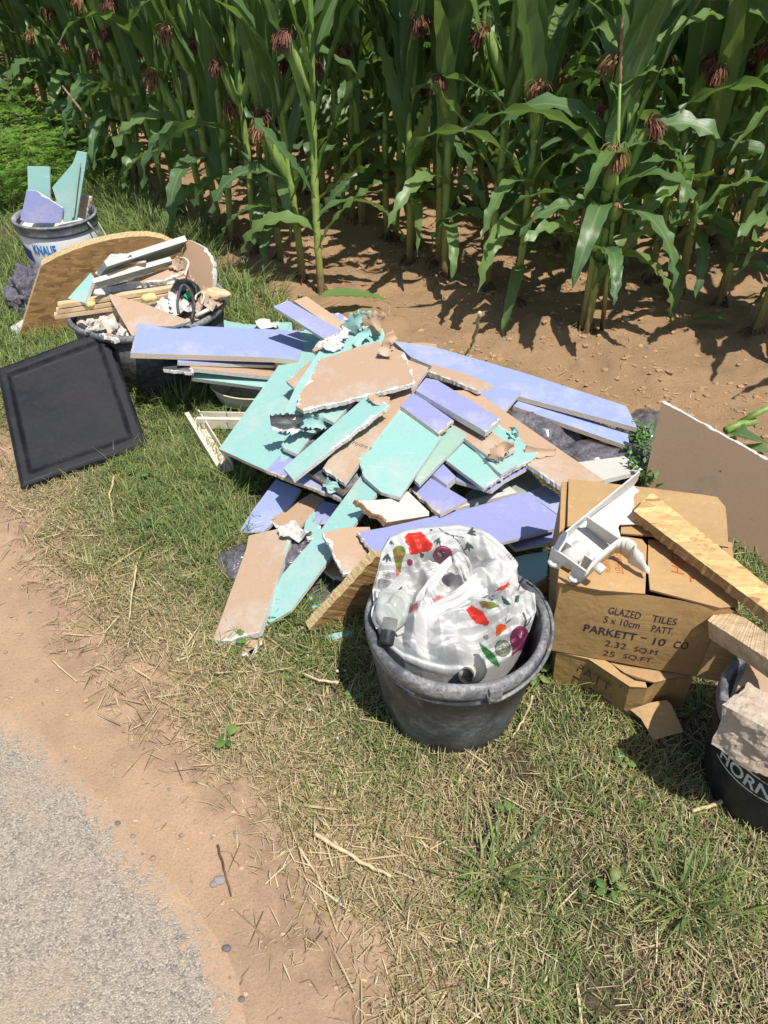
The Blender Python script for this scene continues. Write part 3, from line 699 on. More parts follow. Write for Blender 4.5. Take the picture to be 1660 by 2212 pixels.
tag(mb.build('green_maize_stem', MAT['husk'], None, True), 'bright green cut maize stem lying behind the leaning brown board', 'stem')
strip_leaf('cut_leaf', [P(*RR(1280, 1200), .10), P(*RR(1400, 1225), .13), P(*RR(1520, 1270), .10), P(*RR(1700, 1330), .05)], .10, 'broad pale green leaf beside the cut stem')
strip_leaf('cut_leaf', [P(*RR(1430, 1330), .06), P(*RR(1560, 1360), .10), P(*RR(1700, 1390), .08)], .06, 'narrow green leaf tip below the cut stem at the right edge')
strip_leaf('fallen_maize_leaf', [P(*RR(950, 175), .03), P(*RR(1100, 165), .06), P(*RR(1240, 180), .05), P(*RR(1350, 215), .02)], .06, 'single green maize leaf lying flat on the soil at the right')
# ================================================================ THE HEAP OF BOARDS
HEAP = 'broken plasterboard pieces of the heap'
def plane_of(zf, anch, pts):
    if not hasattr(anch, '__len__'):
        q = P(*zf(*pts[0]), anch); return q, Vector((0, 0, 1))
    w = [P(*zf(x, y), z) for x, y, z in anch]
    n = (w[1] - w[0]).cross(w[2] - w[0]).normalized()
    if n.dot(CAM - w[0]) < 0: n = -n
    return w[0], n
def board(name, label, zf, pts, anch, top='brown', back=None, core='gyps', torn=(), thick=.0125, cat='plasterboard', group=HEAP, parent=None, step=.02, seed=None, tearw=1.0, p3=None, bevel=.0007):
    """flat sheet: outline read along sight lines onto its own plane, then given real thickness away from the viewer's side"""
    rg = random.Random(seed if seed is not None else len(label) * 13 + int(pts[0][0] if p3 is None else 5)); p0, n = plane_of(zf, anch, pts) if p3 is None else (p3[0], p3[1])
    W = [onplane(*zf(x, y), p0, n) for x, y in pts] if p3 is None else p3[2]
    c = sum(W, Vector()) / len(W); e1 = (W[1] - W[0]).normalized(); e2 = n.cross(e1).normalized()
    area = 0; loc = [((w - c).dot(e1), (w - c).dot(e2)) for w in W]
    for (x0, y0), (x1, y1) in zip(loc, loc[1:] + loc[:1]): area += x0 * y1 - x1 * y0
    if area < 0: loc = loc[::-1]; m = len(W); torn = [(m - 2 - i) % m for i in torn] if torn != 'all' else 'all'
    out = []; ins = []
    m = len(loc)
    for i in range(m):
        (x0, y0), (x1, y1) = loc[i], loc[(i + 1) % m]; L = sqrt((x1 - x0) ** 2 + (y1 - y0) ** 2); is_t = torn == 'all' or i in torn
        k = max(1, int(L / (min(step, .02) * .32 if is_t else step * 1.3))); nx, ny = -(y1 - y0) / max(L, 1e-6), (x1 - x0) / max(L, 1e-6)   # inward for ccw
        ph = rg.uniform(0, 50)
        for j in range(k):
            t = j / k; a = (mnoise.noise((ph + t * L * 28, seed or 1, 3.1)) * .006 + mnoise.noise((ph + t * L * 110, seed or 1, 8.1)) * .003 + rg.uniform(-.0016, .0016)) * tearw if is_t else rg.uniform(-.0004, .0004)
            if j == 0: a *= .3
            out.append((x0 + (x1 - x0) * t + nx * a, y0 + (y1 - y0) * t + ny * a))
            q_ = mnoise.noise((ph + t * L * 24, 7.7, 1.0)) + .5 * mnoise.noise((ph + t * L * 90, 2.7, 5.0)); g = (.0012 + max(0, q_ + .12) * .016) * tearw if is_t else bevel
            ins.append(g)
    M = len(out); inner = []
    for i in range(M):
        (xa, ya), (xb, yb), (xc, yc) = out[i - 1], out[i], out[(i + 1) % M]
        d1 = Vector((xb - xa, yb - ya)); d2 = Vector((xc - xb, yc - yb)); d1 = d1.normalized() if d1.length > 1e-7 else d2.normalized(); d2 = d2.normalized() if d2.length > 1e-7 else d1
        bi = Vector((-d1.y - d2.y, d1.x + d2.x)); bi = bi.normalized() if bi.length > 1e-6 else Vector((-d1.y, d1.x))
        f = 1 / max(.5, bi.dot(Vector((-d1.y, d1.x)))); g = min(ins[i], max(ins[i - 1], bevel * 2) + .004) * (rg.uniform(.6, 1.3) if ins[i] > bevel else 1)
        inner.append((xb + bi.x * g * f, yb + bi.y * g * f))
    T = lambda x, y, h: c + e1 * x + e2 * y + n * h
    mb = MB(); a0 = len(mb.v)
    for (x, y) in inner: mb.v.append(tuple(T(x, y, 0)))
    for i, (x, y) in enumerate(out): mb.v.append(tuple(T(x, y, -.0005 if ins[i] <= bevel else -.0025)))
    for i, (x, y) in enumerate(out):
        jj = rg.uniform(-.0015, .0015) if ins[i] > bevel else 0
        mb.v.append(tuple(T(x + jj, y + jj, -thick)))
    mb.f.append(list(range(M))); mb.m.append(0)
    for i in range(M):
        j = (i + 1) % M
        mb.f.append([i, M + i, M + j, j]); mb.m.append(1 if ins[i] > bevel else 0)
        mb.f.append([M + i, 2 * M + i, 2 * M + j, M + j]); mb.m.append(1)
    mb.f.append([2 * M + i for i in range(M)][::-1]); mb.m.append(2)
    o = mb.build(name, [MAT[top], MAT[core], MAT[back or top]], parent)
    if parent is None: tag(o, label, cat, group)
    o_info = (p0, n); return o, p0, n
def curl(name, zf, pts, w, mats, label=None, parent=None, seed=1, n=9, wob_=.007, cat='paper', thick=.0006, cup=.22):
    """strip of torn paper along a spine of (x, y, z) photo points"""
    sp = [P(*zf(x, y), z) for x, y, z in pts]; rg = random.Random(seed)
    # smooth spine
    path = []
    for i in range(len(sp) - 1):
        p_1, p0, p1, p2 = sp[max(i - 1, 0)], sp[i], sp[i + 1], sp[min(i + 2, len(sp) - 1)]
        for k in range(n):
            t = k / n; path.append(.5 * ((2 * p0) + (p1 - p_1) * t + (2 * p_1 - 5 * p0 + 4 * p1 - p2) * t * t + (3 * p0 - p_1 - 3 * p1 + p2) * t ** 3))
    path.append(sp[-1]); N = len(path); mb = MB(); cols = 7
    for i, p in enumerate(path):
        t = (path[min(i + 1, N - 1)] - path[max(i - 1, 0)]).normalized(); v = (CAM - p).normalized(); s_ = t.cross(v).normalized(); u_ = s_.cross(t)
        ww = (w[0] + (w[1] - w[0]) * i / (N - 1) if hasattr(w, '__len__') else w)
        for c_ in range(cols):
            k = (c_ / (cols - 1) - .5) * 2; e = 1 + (rg.uniform(-.35, .25) if c_ in (0, cols - 1) else 0)
            h = mnoise.noise(p * 22 + s_ * k * 1.5 + Vector((seed, 0, 0))) * wob_ * .6 + k * k * ww * cup
            mb.v.append(tuple(p + s_ * k * ww * .5 * e + u_ * h))
    for i in range(N - 1):
        for c_ in range(cols - 1):
            a = i * cols + c_; mb.f.append([a, a + 1, a + cols + 1, a + cols]); mb.m.append(0)
    o = mb.build(name, mats, parent, True); solidify(o, thick, 0)
    if parent is None: tag(o, label, cat)
    return o
def crumple(name, zf, c, r, z, mat, label=None, parent=None, seed=1, cat='paper', flat=.6, core=None):
    """crumpled scrap: irregular disc with folds"""
    rg = random.Random(seed); C = P(*zf(*c), z); mb = MB(); N = 26; R = 7
    ax = r if hasattr(r, '__len__') else (r, r); rot = rg.uniform(0, 3)
    ed = [1 + .35 * mnoise.noise((cos(2 * pi * k / N) * 2 + seed, sin(2 * pi * k / N) * 2, seed * 1.7)) + rg.uniform(-.12, .12) for k in range(N)]
    mb.v.append(tuple(C + Vector((0, 0, ax[0] * .2))))
    for j in range(1, R + 1):
        for k in range(N):
            a = 2 * pi * k / N; x = cos(a) * ax[0] * j / R * ed[k]; y = sin(a) * ax[1] * j / R * ed[k]
            h = (mnoise.noise((x * 30 + seed * 3, y * 30, 1.3)) + .6 * abs(mnoise.noise((x * 60, y * 60 + seed, 4)))) * ax[0] * flat + ax[0] * .2 * (1 - j / R)
            mb.v.append(tuple(C + Vector((x, y, h))))
    for k in range(N): mb.f.append([0, 1 + k, 1 + (k + 1) % N]); mb.m.append(0)
    for j in range(R - 1):
        for k in range(N):
            a = 1 + j * N + k; b_ = 1 + j * N + (k + 1) % N; mb.f.append([a, a + N, b_ + N, b_]); mb.m.append(0)
    o = mb.build(name, MAT[mat], parent, False); solidify(o, .001, 0)
    if parent is None: tag(o, label, cat)
    return o

# ---- things lying under the heap
def blob(name, label, c, r, seed, mat, cat, amp=.25, fr=9, parent=None, sub=5):
    bm = bmesh.new(); bmesh.ops.create_icosphere(bm, subdivisions=sub, radius=1); off = Vector((seed * 3.1, 0, 0))
    for v in bm.verts:
        d = v.co.normalized(); q = Vector((d.x * r[0], d.y * r[1], d.z * r[2]))
        k = mnoise.fractal(q * fr + off, .9, 2.1, 4) * amp + .35 * amp * abs(mnoise.noise(q * fr * 3.3 + off)); v.co = q * (1 + k)
    me = bpy.data.meshes.new(name); bm.to_mesh(me); bm.free(); me.materials.append(MAT[mat]); me.polygons.foreach_set('use_smooth', [True] * len(me.polygons))
    o = bpy.data.objects.new(name, me); link(o, parent); o.location = Vector(c) - (Vector(parent.location) if parent else Vector((0, 0, 0)))
    if parent is None: tag(o, label, cat)
    return o
q = P(*Z3(960, 800), .06); blob('insulation_bag', 'bulging dark grey plastic bag of wool under the long blue board', (q.x, q.y, .01), (.16, .12, .105), 2, 'film', 'bag', .22, 8)
q = P(*Z3(1350, 930), .05); blob('insulation_bag', 'flatter dark plastic bag behind the white coated board', (q.x, q.y - .02, .0), (.22, .10, .065), 5, 'film', 'bag', .25, 8)
q = P(*Z3(1560, 790), .04); blob('insulation_bag', 'shiny grey end of plastic bag past the tip of the long blue board', (q.x + .05, q.y, .0), (.12, .12, .075), 9, 'film', 'bag', .25, 9)
q = P(*Z4(270, 930), .02); blob('film_scrap', 'black film scrap poking out left of the lowest brown board', (q.x, q.y, .005), (.05, .07, .035), 4, 'film', 'film', .3, 16)
q = P(*Z4(660, 900), .04); blob('film_scrap', 'dark film bundle between the lowest brown board and the teal plank', (q.x, q.y, .03), (.06, .09, .05), 6, 'film', 'film', .3, 16)

# ---- lowest boards
board('plasterboard', 'blue board in deep shade under the lower left edge of the heap', Z4, [(545, 355), (725, 425), (640, 560), (450, 740), (270, 745), (370, 590)], [(545, 355, .10), (725, 425, .10), (270, 745, .02)], 'blue')
board('plasterboard', 'brown board in shade with a torn white lower corner', Z4, [(495, 655), (800, 455), (890, 495), (720, 700), (600, 695), (545, 705)], [(495, 655, .05), (800, 455, .10), (720, 700, .06)], 'brown2', torn=(3, 4, 5))
board('plasterboard', 'narrow teal strip in shade beside the shaded brown board', Z4, [(870, 505), (900, 505), (790, 690), (760, 660)], .075, 'teal', torn=(2,))
board('plasterboard', 'shaded lilac board with an oblong cut hole', Z4, [(880, 510), (1000, 540), (900, 680), (815, 690), (820, 620)], [(880, 510, .10), (1000, 540, .10), (815, 690, .06)], 'lilac', torn=(3,))
board('plasterboard', 'small teal scrap wedged beside the upper end of the lowest brown board', Z4, [(735, 760), (765, 645), (870, 690), (860, 790), (790, 790)], .085, 'teal', torn=(2, 3, 4))
board('plasterboard', 'small brown scrap in the gap behind the long teal plank', Z4, [(715, 800), (790, 800), (700, 960), (640, 1010)], .04, 'brown', torn=(0,))
board('plasterboard', 'teal offcut on the grass in front of the dark gap', Z4, [(770, 1190), (920, 1260), (835, 1355), (800, 1280)], .022, 'teal', torn=(2,))
board('plasterboard', 'shaded teal offcut under the tilted chipboard strip', Z4, [(920, 1480), (1110, 1440), (1110, 1475), (940, 1520)], .02, 'teal')
board('plasterboard', 'dark board filling the gap behind the tilted chipboard strip', Z4, [(800, 1060), (900, 1000), (1130, 1050), (1060, 1130), (900, 1260), (790, 1180)], .03, 'grey')  # dark sheet painting the shaded void with its black plastic
board('plasterboard', 'grey torn board end showing under the torn brown board', Z4, [(880, 1000), (940, 930), (1130, 1030), (1060, 1075), (960, 1060)], .075, 'brown2', torn=(2, 3))

# ---- left stack
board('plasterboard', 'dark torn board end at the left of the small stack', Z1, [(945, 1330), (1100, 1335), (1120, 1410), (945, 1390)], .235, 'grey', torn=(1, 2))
board('plasterboard', 'lowest teal board of the small stack with printed edge', Z1, [(1110, 1388), (1580, 1440), (1560, 1500), (1112, 1440)], [(1110, 1388, .205), (1580, 1440, .145), (1112, 1440, .19)], 'teal', thick=.018, step=.04)
board('plasterboard', 'grey framed board end in the middle of the small stack', Z1, [(1100, 1360), (1590, 1370), (1600, 1425), (1580, 1433), (1105, 1382)], [(1100, 1360, .24), (1590, 1370, .165), (1105, 1382, .238)], 'brown2', thick=.016, step=.04)
board('plasterboard', 'shorter lilac board directly under the long lilac strip', Z1, [(1030, 1315), (1600, 1330), (1590, 1368), (1030, 1352)], [(1030, 1315, .265), (1600, 1330, .185), (1030, 1352, .262)], 'lilac', thick=.012, step=.04)
board('plasterboard', 'long lilac strip reaching left over the mortar tub', ZP, [(298, 698), (668, 715), (645, 778), (590, 772), (282, 762)], [(298, 698, .312), (668, 715, .205), (282, 762, .312)], 'blue', core='gypsbrown', thick=.020, torn=(4,), step=.03, tearw=.5)
board('plasterboard', 'teal board with torn top edge behind the long lilac strip', Z2, [(140, 290), (150, 235), (300, 265), (430, 275), (540, 250), (660, 258), (665, 320), (400, 330)], .13, 'teal', torn=(1, 2, 3, 4))
crumple('torn_paper', Z2, (485, 275), (.05, .035), .15, 'gyps', 'crumpled white paper on the torn teal board behind the lilac strip', None, 3)

# ---- white plastic parts under the left side
def channel(name, label, zf, a, b, za, zb, wd, ht, mat='cream', cat='profile'):
    A = P(*zf(*a), za); B = P(*zf(*b), zb); d = (B - A).normalized(); s_ = d.cross(Vector((0, 0, 1))).normalized(); u = s_.cross(d); t = .003
    mb = MB(); L = (B - A) / 2; c = (A + B) / 2
    mb.box(c, L, s_ * wd / 2, u * t)
    for k in (-1, 1): mb.box(c + s_ * k * (wd / 2 - t) + u * (ht / 2), L * .998, s_ * t * .8, u * (ht / 2))
    mb.box(c + u * ht + s_ * (wd / 2 - .008), L * .997, s_ * .008, u * t * .6)
    return tag(mb.build(name, MAT[mat], None), label, cat)
channel('plastic_profile', 'cream plastic channel lying on grass, pointing to the teal board corner', Z1, (1120, 1675), (1310, 1985), .03, .03, .055, .03)
channel('plastic_profile', 'cream plastic channel running behind the other under the teal board', Z1, (1155, 1705), (1440, 1710), .03, .03, .055, .035)
def basin():
    mb = MB(); c = P(*Z1(1450, 1530), .05)
    prof = [(.0, .0), (.10, .0), (.128, .012), (.14, .05), (.145, .075), (.152, .078), (.152, .072), (.147, .068), (.134, .05), (.12, .018), (.0, .008)]
    mb.lathe(prof, (0, 0, 0), 40); mb.v = [(c.x + .03 + x * 1.15, c.y + y * .75, .018 + z) for x, y, z in mb.v]
    return tag(mb.build('plastic_basin', MAT['cream'], None, True), 'dirty cream plastic basin under the small stack of boards', 'basin')
basin()

# ---- main heap, from the bottom up
board('plasterboard', 'lower blue strip under the long blue board, thick pale edge in front', Z3, [(815, 690), (870, 630), (1480, 850), (1487, 925)], [(815, 690, .125), (1480, 850, .085), (1487, 925, .085)], 'blue', core='gypsbrown', thick=.016)
board('plasterboard', 'longest blue board reaching right towards the leaning brown panel', Z3, [(118, 312), (370, 350), (900, 505), (1470, 690), (1532, 815), (870, 640), (600, 570), (220, 405)], [(118, 312, .17), (1470, 690, .12), (1532, 815, .12)], 'blue', core='gypsbrown', thick=.018, step=.03)
board('plasterboard', 'brown sliver with pale teal tip behind the longest blue board', Z3, [(215, 325), (300, 322), (373, 332), (368, 357), (250, 345)], .12, 'brown')
board('plasterboard', 'white coated board beside the dark plastic bags', Z3, [(1190, 1015), (1460, 980), (1568, 1060), (1330, 1118)], [(1190, 1015, .085), (1460, 980, .075), (1330, 1118, .09)], 'whiteboard', core='white', thick=.018)
board('plasterboard', 'pale blue triangular corner between brown plank and longest blue board', Z3, [(590, 615), (700, 578), (863, 605), (768, 722), (690, 700)], .185, 'blue', torn=())
board('plasterboard', 'large teal board at the left, sloping down to the grass', Z2, [(757, 302), (860, 360), (900, 800), (700, 1200), (473, 1328), (132, 1172)], [(757, 302, .215), (132, 1172, .16), (473, 1328, .175)], 'teal', core='gypsbrown', thick=.0125)
board('plasterboard', 'lilac board continuing the lower edge of the large teal board', Z2, [(473, 1328), (640, 1150), (800, 1000), (1150, 1200), (1015, 1535)], [(473, 1328, .178), (640, 1150, .185), (1015, 1535, .185)], 'lilac', core='gypsbrown', torn=(4,), tearw=.6)
board('roof_felt', 'dark grey felt slab in the middle of the heap', Z2, [(700, 1222), (830, 1040), (950, 1000), (1240, 1110), (1275, 1180), (1262, 1260), (1120, 1420), (1030, 1500), (775, 1345)], .205, 'grey', core='chip', torn=(3, 4, 5), thick=.008, cat='roofing felt')
board('plasterboard', 'teal offcut with rounded corner lying on the large teal board', Z2, [(585, 1140), (735, 965), (920, 930), (940, 1010), (830, 1045), (700, 1212), (600, 1165)], .212, 'teal', torn=(2, 3))
# right-hand lower layers
board('plasterboard', 'grey green board in shade below the upper boards', Z3, [(540, 1200), (700, 1080), (900, 1045), (995, 1165), (760, 1240), (540, 1258)], .10, 'greygreen')
board('plasterboard', 'white strip crossing the shaded grey green board', Z3, [(720, 1150), (760, 1125), (835, 1190), (650, 1235), (480, 1285), (470, 1262), (640, 1215), (760, 1185)], .118, 'whiteboard', core='white')
board('plasterboard', 'second lilac board peeping out under the broad lilac board', Z3, [(775, 1470), (900, 1430), (1070, 1380), (1052, 1475), (830, 1517)], .085, 'lilac')
board('plasterboard', 'broad lilac board with torn left end behind the white bag', Z3, [(-88, 1418), (60, 1395), (350, 1330), (560, 1280), (890, 1190), (1082, 1330), (1068, 1395), (750, 1480), (400, 1560), (15, 1545)], [(-88, 1418, .21), (890, 1190, .13), (1068, 1395, .12)], 'lilac', torn=(9,), seed=4)
board('plasterboard', 'dark blue shaded board left of the upper cardboard box', Z3, [(890, 1190), (1000, 1150), (1110, 1230), (1100, 1330), (1060, 1310)], .105, 'blue')
board('plasterboard', 'long brown plank running down to the cardboard box', Z3, [(460, 600), (590, 598), (770, 722), (1345, 1122), (1200, 1150), (1098, 1162), (905, 1030), (720, 790)], [(460, 600, .235), (1345, 1122, .175), (1098, 1162, .19)], 'brown', torn=(5, 6), thick=.015, tearw=.6)
board('plasterboard', 'brown board with pale long front edge under the longest blue board', Z3, [(325, 488), (350, 450), (560, 510), (700, 570), (612, 600)], .25, 'brown', thick=.015, torn=(4,), tearw=.5)
board('plasterboard', 'lilac strip with bent wire under the torn teal slab', Z3, [(945, 985), (972, 1008), (770, 1118), (690, 1180), (480, 1120), (500, 1040), (640, 1100)], .185, 'lilac')
board('plasterboard', 'small thick lilac block below the pale green strip', Z3, [(340, 1082), (405, 1022), (482, 1098), (430, 1148)], .205, 'lilac', thick=.024)
board('plasterboard', 'lilac square offcut with brown stained edge', Z3, [(213, 1168), (335, 1105), (548, 1232), (392, 1318)], [(213, 1168, .185), (335, 1105, .19), (392, 1318, .19)], 'lilac', core='gypsbrown', torn=(3,), tearw=.7)
board('coated_board', 'white coated chipboard with a splintered end and a small hole', Z4, [(1115, 500), (1225, 508), (1440, 490), (1500, 440), (1655, 590), (1655, 618), (1342, 668), (1310, 628), (1240, 605), (1190, 558)], [(1115, 500, .255), (1500, 440, .20), (1342, 668, .215)], 'whiteboard', core='chip', torn=(6, 7, 8, 9), thick=.018, cat='chipboard')
board('plasterboard', 'torn teal slab with ragged right end in the heap', Z3, [(640, 860), (690, 815), (732, 798), (850, 870), (905, 932), (972, 938), (945, 983), (770, 1087), (645, 1168), (425, 1003), (540, 888)], [(732, 798, .225), (972, 938, .215), (645, 1168, .21)], 'teal', torn=(2, 3, 4, 5, 6, 7), seed=3)
board('plasterboard', 'brown strip with a rolled up paper end on the teal slab', Z3, [(400, 715), (470, 690), (640, 805), (828, 935), (760, 980), (700, 1005), (535, 880)], [(400, 715, .255), (828, 935, .24), (700, 1005, .235)], 'brown', thick=.015, torn=(3,))
board('plasterboard', 'narrow teal strip beside the brown strip with rolled end', Z3, [(540, 890), (560, 880), (745, 1010), (835, 1030), (745, 1085), (720, 1065)], .226, 'teal')
board('plasterboard', 'pale green strip leaning against the broad teal board', Z3, [(380, 860), (455, 793), (548, 858), (272, 1145), (243, 1120)], [(455, 793, .25), (548, 858, .245), (272, 1145, .225)], 'tealpale')
board('plasterboard', 'broad teal board in the middle with a straight white right edge', Z3, [(-80, 990), (60, 830), (160, 712), (400, 865), (160, 1218), (48, 1188), (-45, 1105)], [(60, 830, .265), (400, 865, .262), (160, 1218, .232)], 'teal', torn=(6,))
board('plasterboard', 'lower one of the two short lilac strips near the top', Z3, [(160, 688), (240, 612), (472, 775), (385, 852)], [(160, 688, .29), (240, 612, .29), (385, 852, .275)], 'lilac', torn=(2,), core='gypsbrown')
board('plasterboard', 'upper one of the two short lilac strips near the top', Z3, [(250, 600), (308, 527), (375, 540), (742, 765), (655, 838)], [(250, 600, .305), (308, 527, .31), (655, 838, .285)], 'lilac', torn=(3,), thick=.022, core='gyps')
# left pieces pointing up
board('plasterboard', 'short lilac piece behind the two strips pointing up left', Z2, [(925, 190), (1000, 185), (1095, 245), (1085, 330), (1000, 280)], [(925, 190, .30), (1000, 185, .30), (1085, 330, .27)], 'lilac', torn=(0, 1))
board('plasterboard', 'brown strip pointing up left beside the lilac strip', Z2, [(675, 102), (768, 68), (1070, 280), (1040, 350)], [(675, 102, .385), (768, 68, .385), (1040, 350, .285)], 'brown')
board('plasterboard', 'lilac strip pointing up left from the top of the heap', Z2, [(530, 145), (627, 95), (1060, 340), (1000, 420), (905, 382)], [(530, 145, .385), (627, 95, .39), (905, 382, .29)], 'lilac', torn=(0,), tearw=.5)
# upper middle
bo, bp, bn = board('plasterboard', 'long brown board with grey printed lettering across the heap', Z2, [(885, 1310), (1070, 1040), (1250, 765), (1390, 560), (1480, 520), (1648, 582), (1500, 800), (1040, 1418)], [(885, 1310, .235), (1648, 582, .315), (1040, 1418, .235)], 'brown', thick=.016, torn=(7,))
a = onplane(*Z2(1040, 1118), bp, bn + Vector((0, 0, 0))); b2 = onplane(*Z2(1222, 1178), bp, bn); up = bn.cross((b2 - a)).normalized()
put_text('O Hydro t', onplane(*Z2(1043, 1128), bp, bn), b2 - a, up, (b2 - a).length, MAT['greyink'], bo, lift=.0009, space=1.05)
board('plasterboard', 'small teal board tucked under the topmost brown board', Z2, [(690, 930), (760, 830), (1115, 815), (970, 985), (820, 905)], .288, 'teal')
board('plasterboard', 'teal strip with white edge crossing over the lettered brown board', Z2, [(598, 1312), (780, 1155), (1190, 800), (1235, 768), (1345, 838), (1372, 850), (960, 1170), (670, 1395)], [(598, 1312, .245), (1235, 768, .335), (670, 1395, .245)], 'teal', torn=(3, 4, 5), thick=.014)
crumple('torn_paper', Z2, (1285, 825), (.035, .02), .335, 'brown', 'torn brown paper at the upper end of the teal strip', None, 8)
board('plasterboard', 'brown corner piece left of the topmost brown board', Z2, [(618, 680), (805, 530), (880, 520), (880, 700), (800, 800), (690, 745)], [(618, 680, .265), (805, 530, .285), (690, 745, .265)], 'brown', torn=(0,))
board('plasterboard', 'small brown block above the brown corner piece', Z2, [(808, 452), (880, 385), (945, 405), (930, 470), (850, 492)], .30, 'brown', torn=(0, 3))
board('plasterboard', 'teal board with shredded upper edge under the topmost brown board', Z2, [(590, 930), (700, 700), (865, 455), (930, 420), (1060, 345), (1230, 270), (1320, 300), (1330, 350), (1390, 375), (1200, 640), (760, 880), (650, 950)], [(590, 930, .275), (865, 455, .325), (1330, 350, .335)], 'teal', torn=(2, 3, 4, 5, 6, 11), tearw=1.3)
board('plasterboard', 'topmost brown board with a broad white torn right corner', Z2, [(862, 520), (960, 495), (1150, 430), (1290, 395), (1340, 440), (1400, 430), (1480, 485), (1532, 610), (1557, 688), (1500, 712), (1150, 800), (742, 892), (688, 862), (720, 760), (790, 660), (830, 590)], [(862, 520, .335), (1480, 485, .35), (742, 892, .318)], 'brown', torn=(4, 5, 6, 7, 8, 9, 10, 12, 13, 14, 15), thick=.015, seed=9, tearw=1.25)
curl('torn_paper', Z2, [(1330, 500, .36), (1345, 440, .375), (1360, 385, .40), (1410, 350, .41)], (.045, .03), MAT['brown'], 'curled brown paper standing on the topmost brown board', None, 2, 8, .01)
curl('torn_paper', Z2, [(1085, 330, .35), (1110, 265, .385), (1170, 235, .40), (1240, 245, .39)], (.07, .05), MAT['teal'], 'curled dark teal paper at the very top of the heap', None, 5, 8, .008)
curl('torn_paper', Z2, [(1225, 330, .35), (1235, 280, .385), (1270, 255, .395), (1310, 265, .385)], (.07, .06), MAT['brown'], 'brown paper scrap folded at the top right of the heap', None, 6, 8, .008)
curl('torn_paper', Z2, [(1125, 430, .345), (1170, 350, .36), (1230, 320, .37)], (.03, .03), MAT['teal'], 'small teal paper shred across the top edge of the heap', None, 8, 6, .01)
curl('torn_paper', Z2, [(890, 440, .34), (960, 390, .35), (1020, 350, .36), (1060, 300, .375)], (.035, .03), MAT['gyps'], 'white torn plaster rim along the shredded teal edge', None, 9, 8, .012)
crumple('torn_paper', Z2, (925, 430), (.045, .028), .335, 'gyps', 'white crumpled plaster lump at the left of the shredded teal edge', None, 5)
curl('torn_paper', Z2, [(520, 985, .30), (600, 990, .285), (680, 1010, .27), (725, 985, .25)], (.05, .045), MAT['gyps'], 'grey white torn joint tape on the large teal board', None, 12, 8, .012)
curl('torn_paper', Z2, [(505, 965, .31), (590, 955, .31), (660, 955, .30), (740, 955, .28)], (.03, .03), MAT['grey'], 'dark strip for the shaded hole above the grey joint tape', None, 13, 8, .008)  # dark grey strip paints the shade inside the torn paper's hole
curl('torn_paper', Z2, [(720, 960, .27), (800, 975, .275), (870, 985, .27), (945, 995, .245)], (.05, .03), MAT['teal'], 'ragged teal paper flap below the small teal board', None, 14, 8, .012)
curl('torn_paper', Z2, [(900, 1410, .20), (930, 1435, .21), (985, 1450, .205), (915, 1475, .20)], (.025, .02), MAT['teal'], 'teal paper shred at the foot of the lettered brown board', None, 15, 6, .006)
curl('torn_paper', Z3, [(700, 1000, .24), (720, 960, .262), (760, 930, .27), (790, 945, .255)], (.035, .045), MAT['brown'], 'brown paper rolled up on the strip in the teal slab', None, 16, 7, .003)
curl('torn_paper', Z3, [(805, 830, .24), (818, 828, .255), (832, 845, .25), (820, 862, .235)], .018, MAT['teal'], 'small curled teal shred on the torn teal slab', None, 17, 5, .002)
curl('torn_paper', Z3, [(880, 950, .22), (960, 960, .212), (1060, 955, .20)], (.045, .02), MAT['brown'], 'ragged brown paper strip lying on the long brown plank', None, 18, 6, .004)
# lower front
board('plasterboard', 'long teal plank slanting from the heap down to the grass', Z4, [(1197, 277), (1340, 368), (1100, 702), (790, 1120), (650, 1305), (475, 1415), (500, 1240), (590, 1045), (870, 720)], [(1197, 277, .235), (1340, 368, .235), (475, 1415, .02)], 'teal', thick=.0125, core='gyps')
board('plasterboard', 'torn brown board casting a jagged shadow on the teal plank', Z4, [(880, 738), (1080, 700), (1225, 700), (1240, 770), (1270, 910), (1190, 985), (1160, 1020), (1030, 1040), (960, 900)], [(880, 738, .20), (1225, 700, .19), (1030, 1040, .17)], 'brown', torn=(5, 6, 7, 8), seed=6, tearw=1.1)
lowb, _, _ = board('plasterboard', 'lowest brown board lying on the grass with a pale green slanted side', Z4, [(348, 762), (640, 695), (672, 735), (650, 790), (430, 1455), (110, 1540), (92, 1515), (330, 860)], [(348, 762, .075), (640, 695, .10), (110, 1540, .022)], 'brown', core='gyps', torn=(4,), thick=.022, seed=2, tearw=1.2)
board('slanted_side', 'pale green slanted side', Z4, [(648, 722), (678, 740), (655, 800), (440, 1460), (408, 1462), (625, 800)], [(648, 722, .104), (678, 740, .101), (440, 1460, .031)], 'tealpale', parent=lowb, thick=.006, torn=())
board('plasterboard', 'brown paper tail hanging off the lowest brown board', Z4, [(330, 1525), (460, 1480), (445, 1530), (375, 1650), (290, 1625), (310, 1570)], .016, 'brown', thick=.004, torn=(2, 3))
crumple('plaster_lump', Z4, (700, 745), (.05, .03), .10, 'gyps', 'white plaster lumps at the top right of the lowest brown board', None, 15, 'plaster', .9)
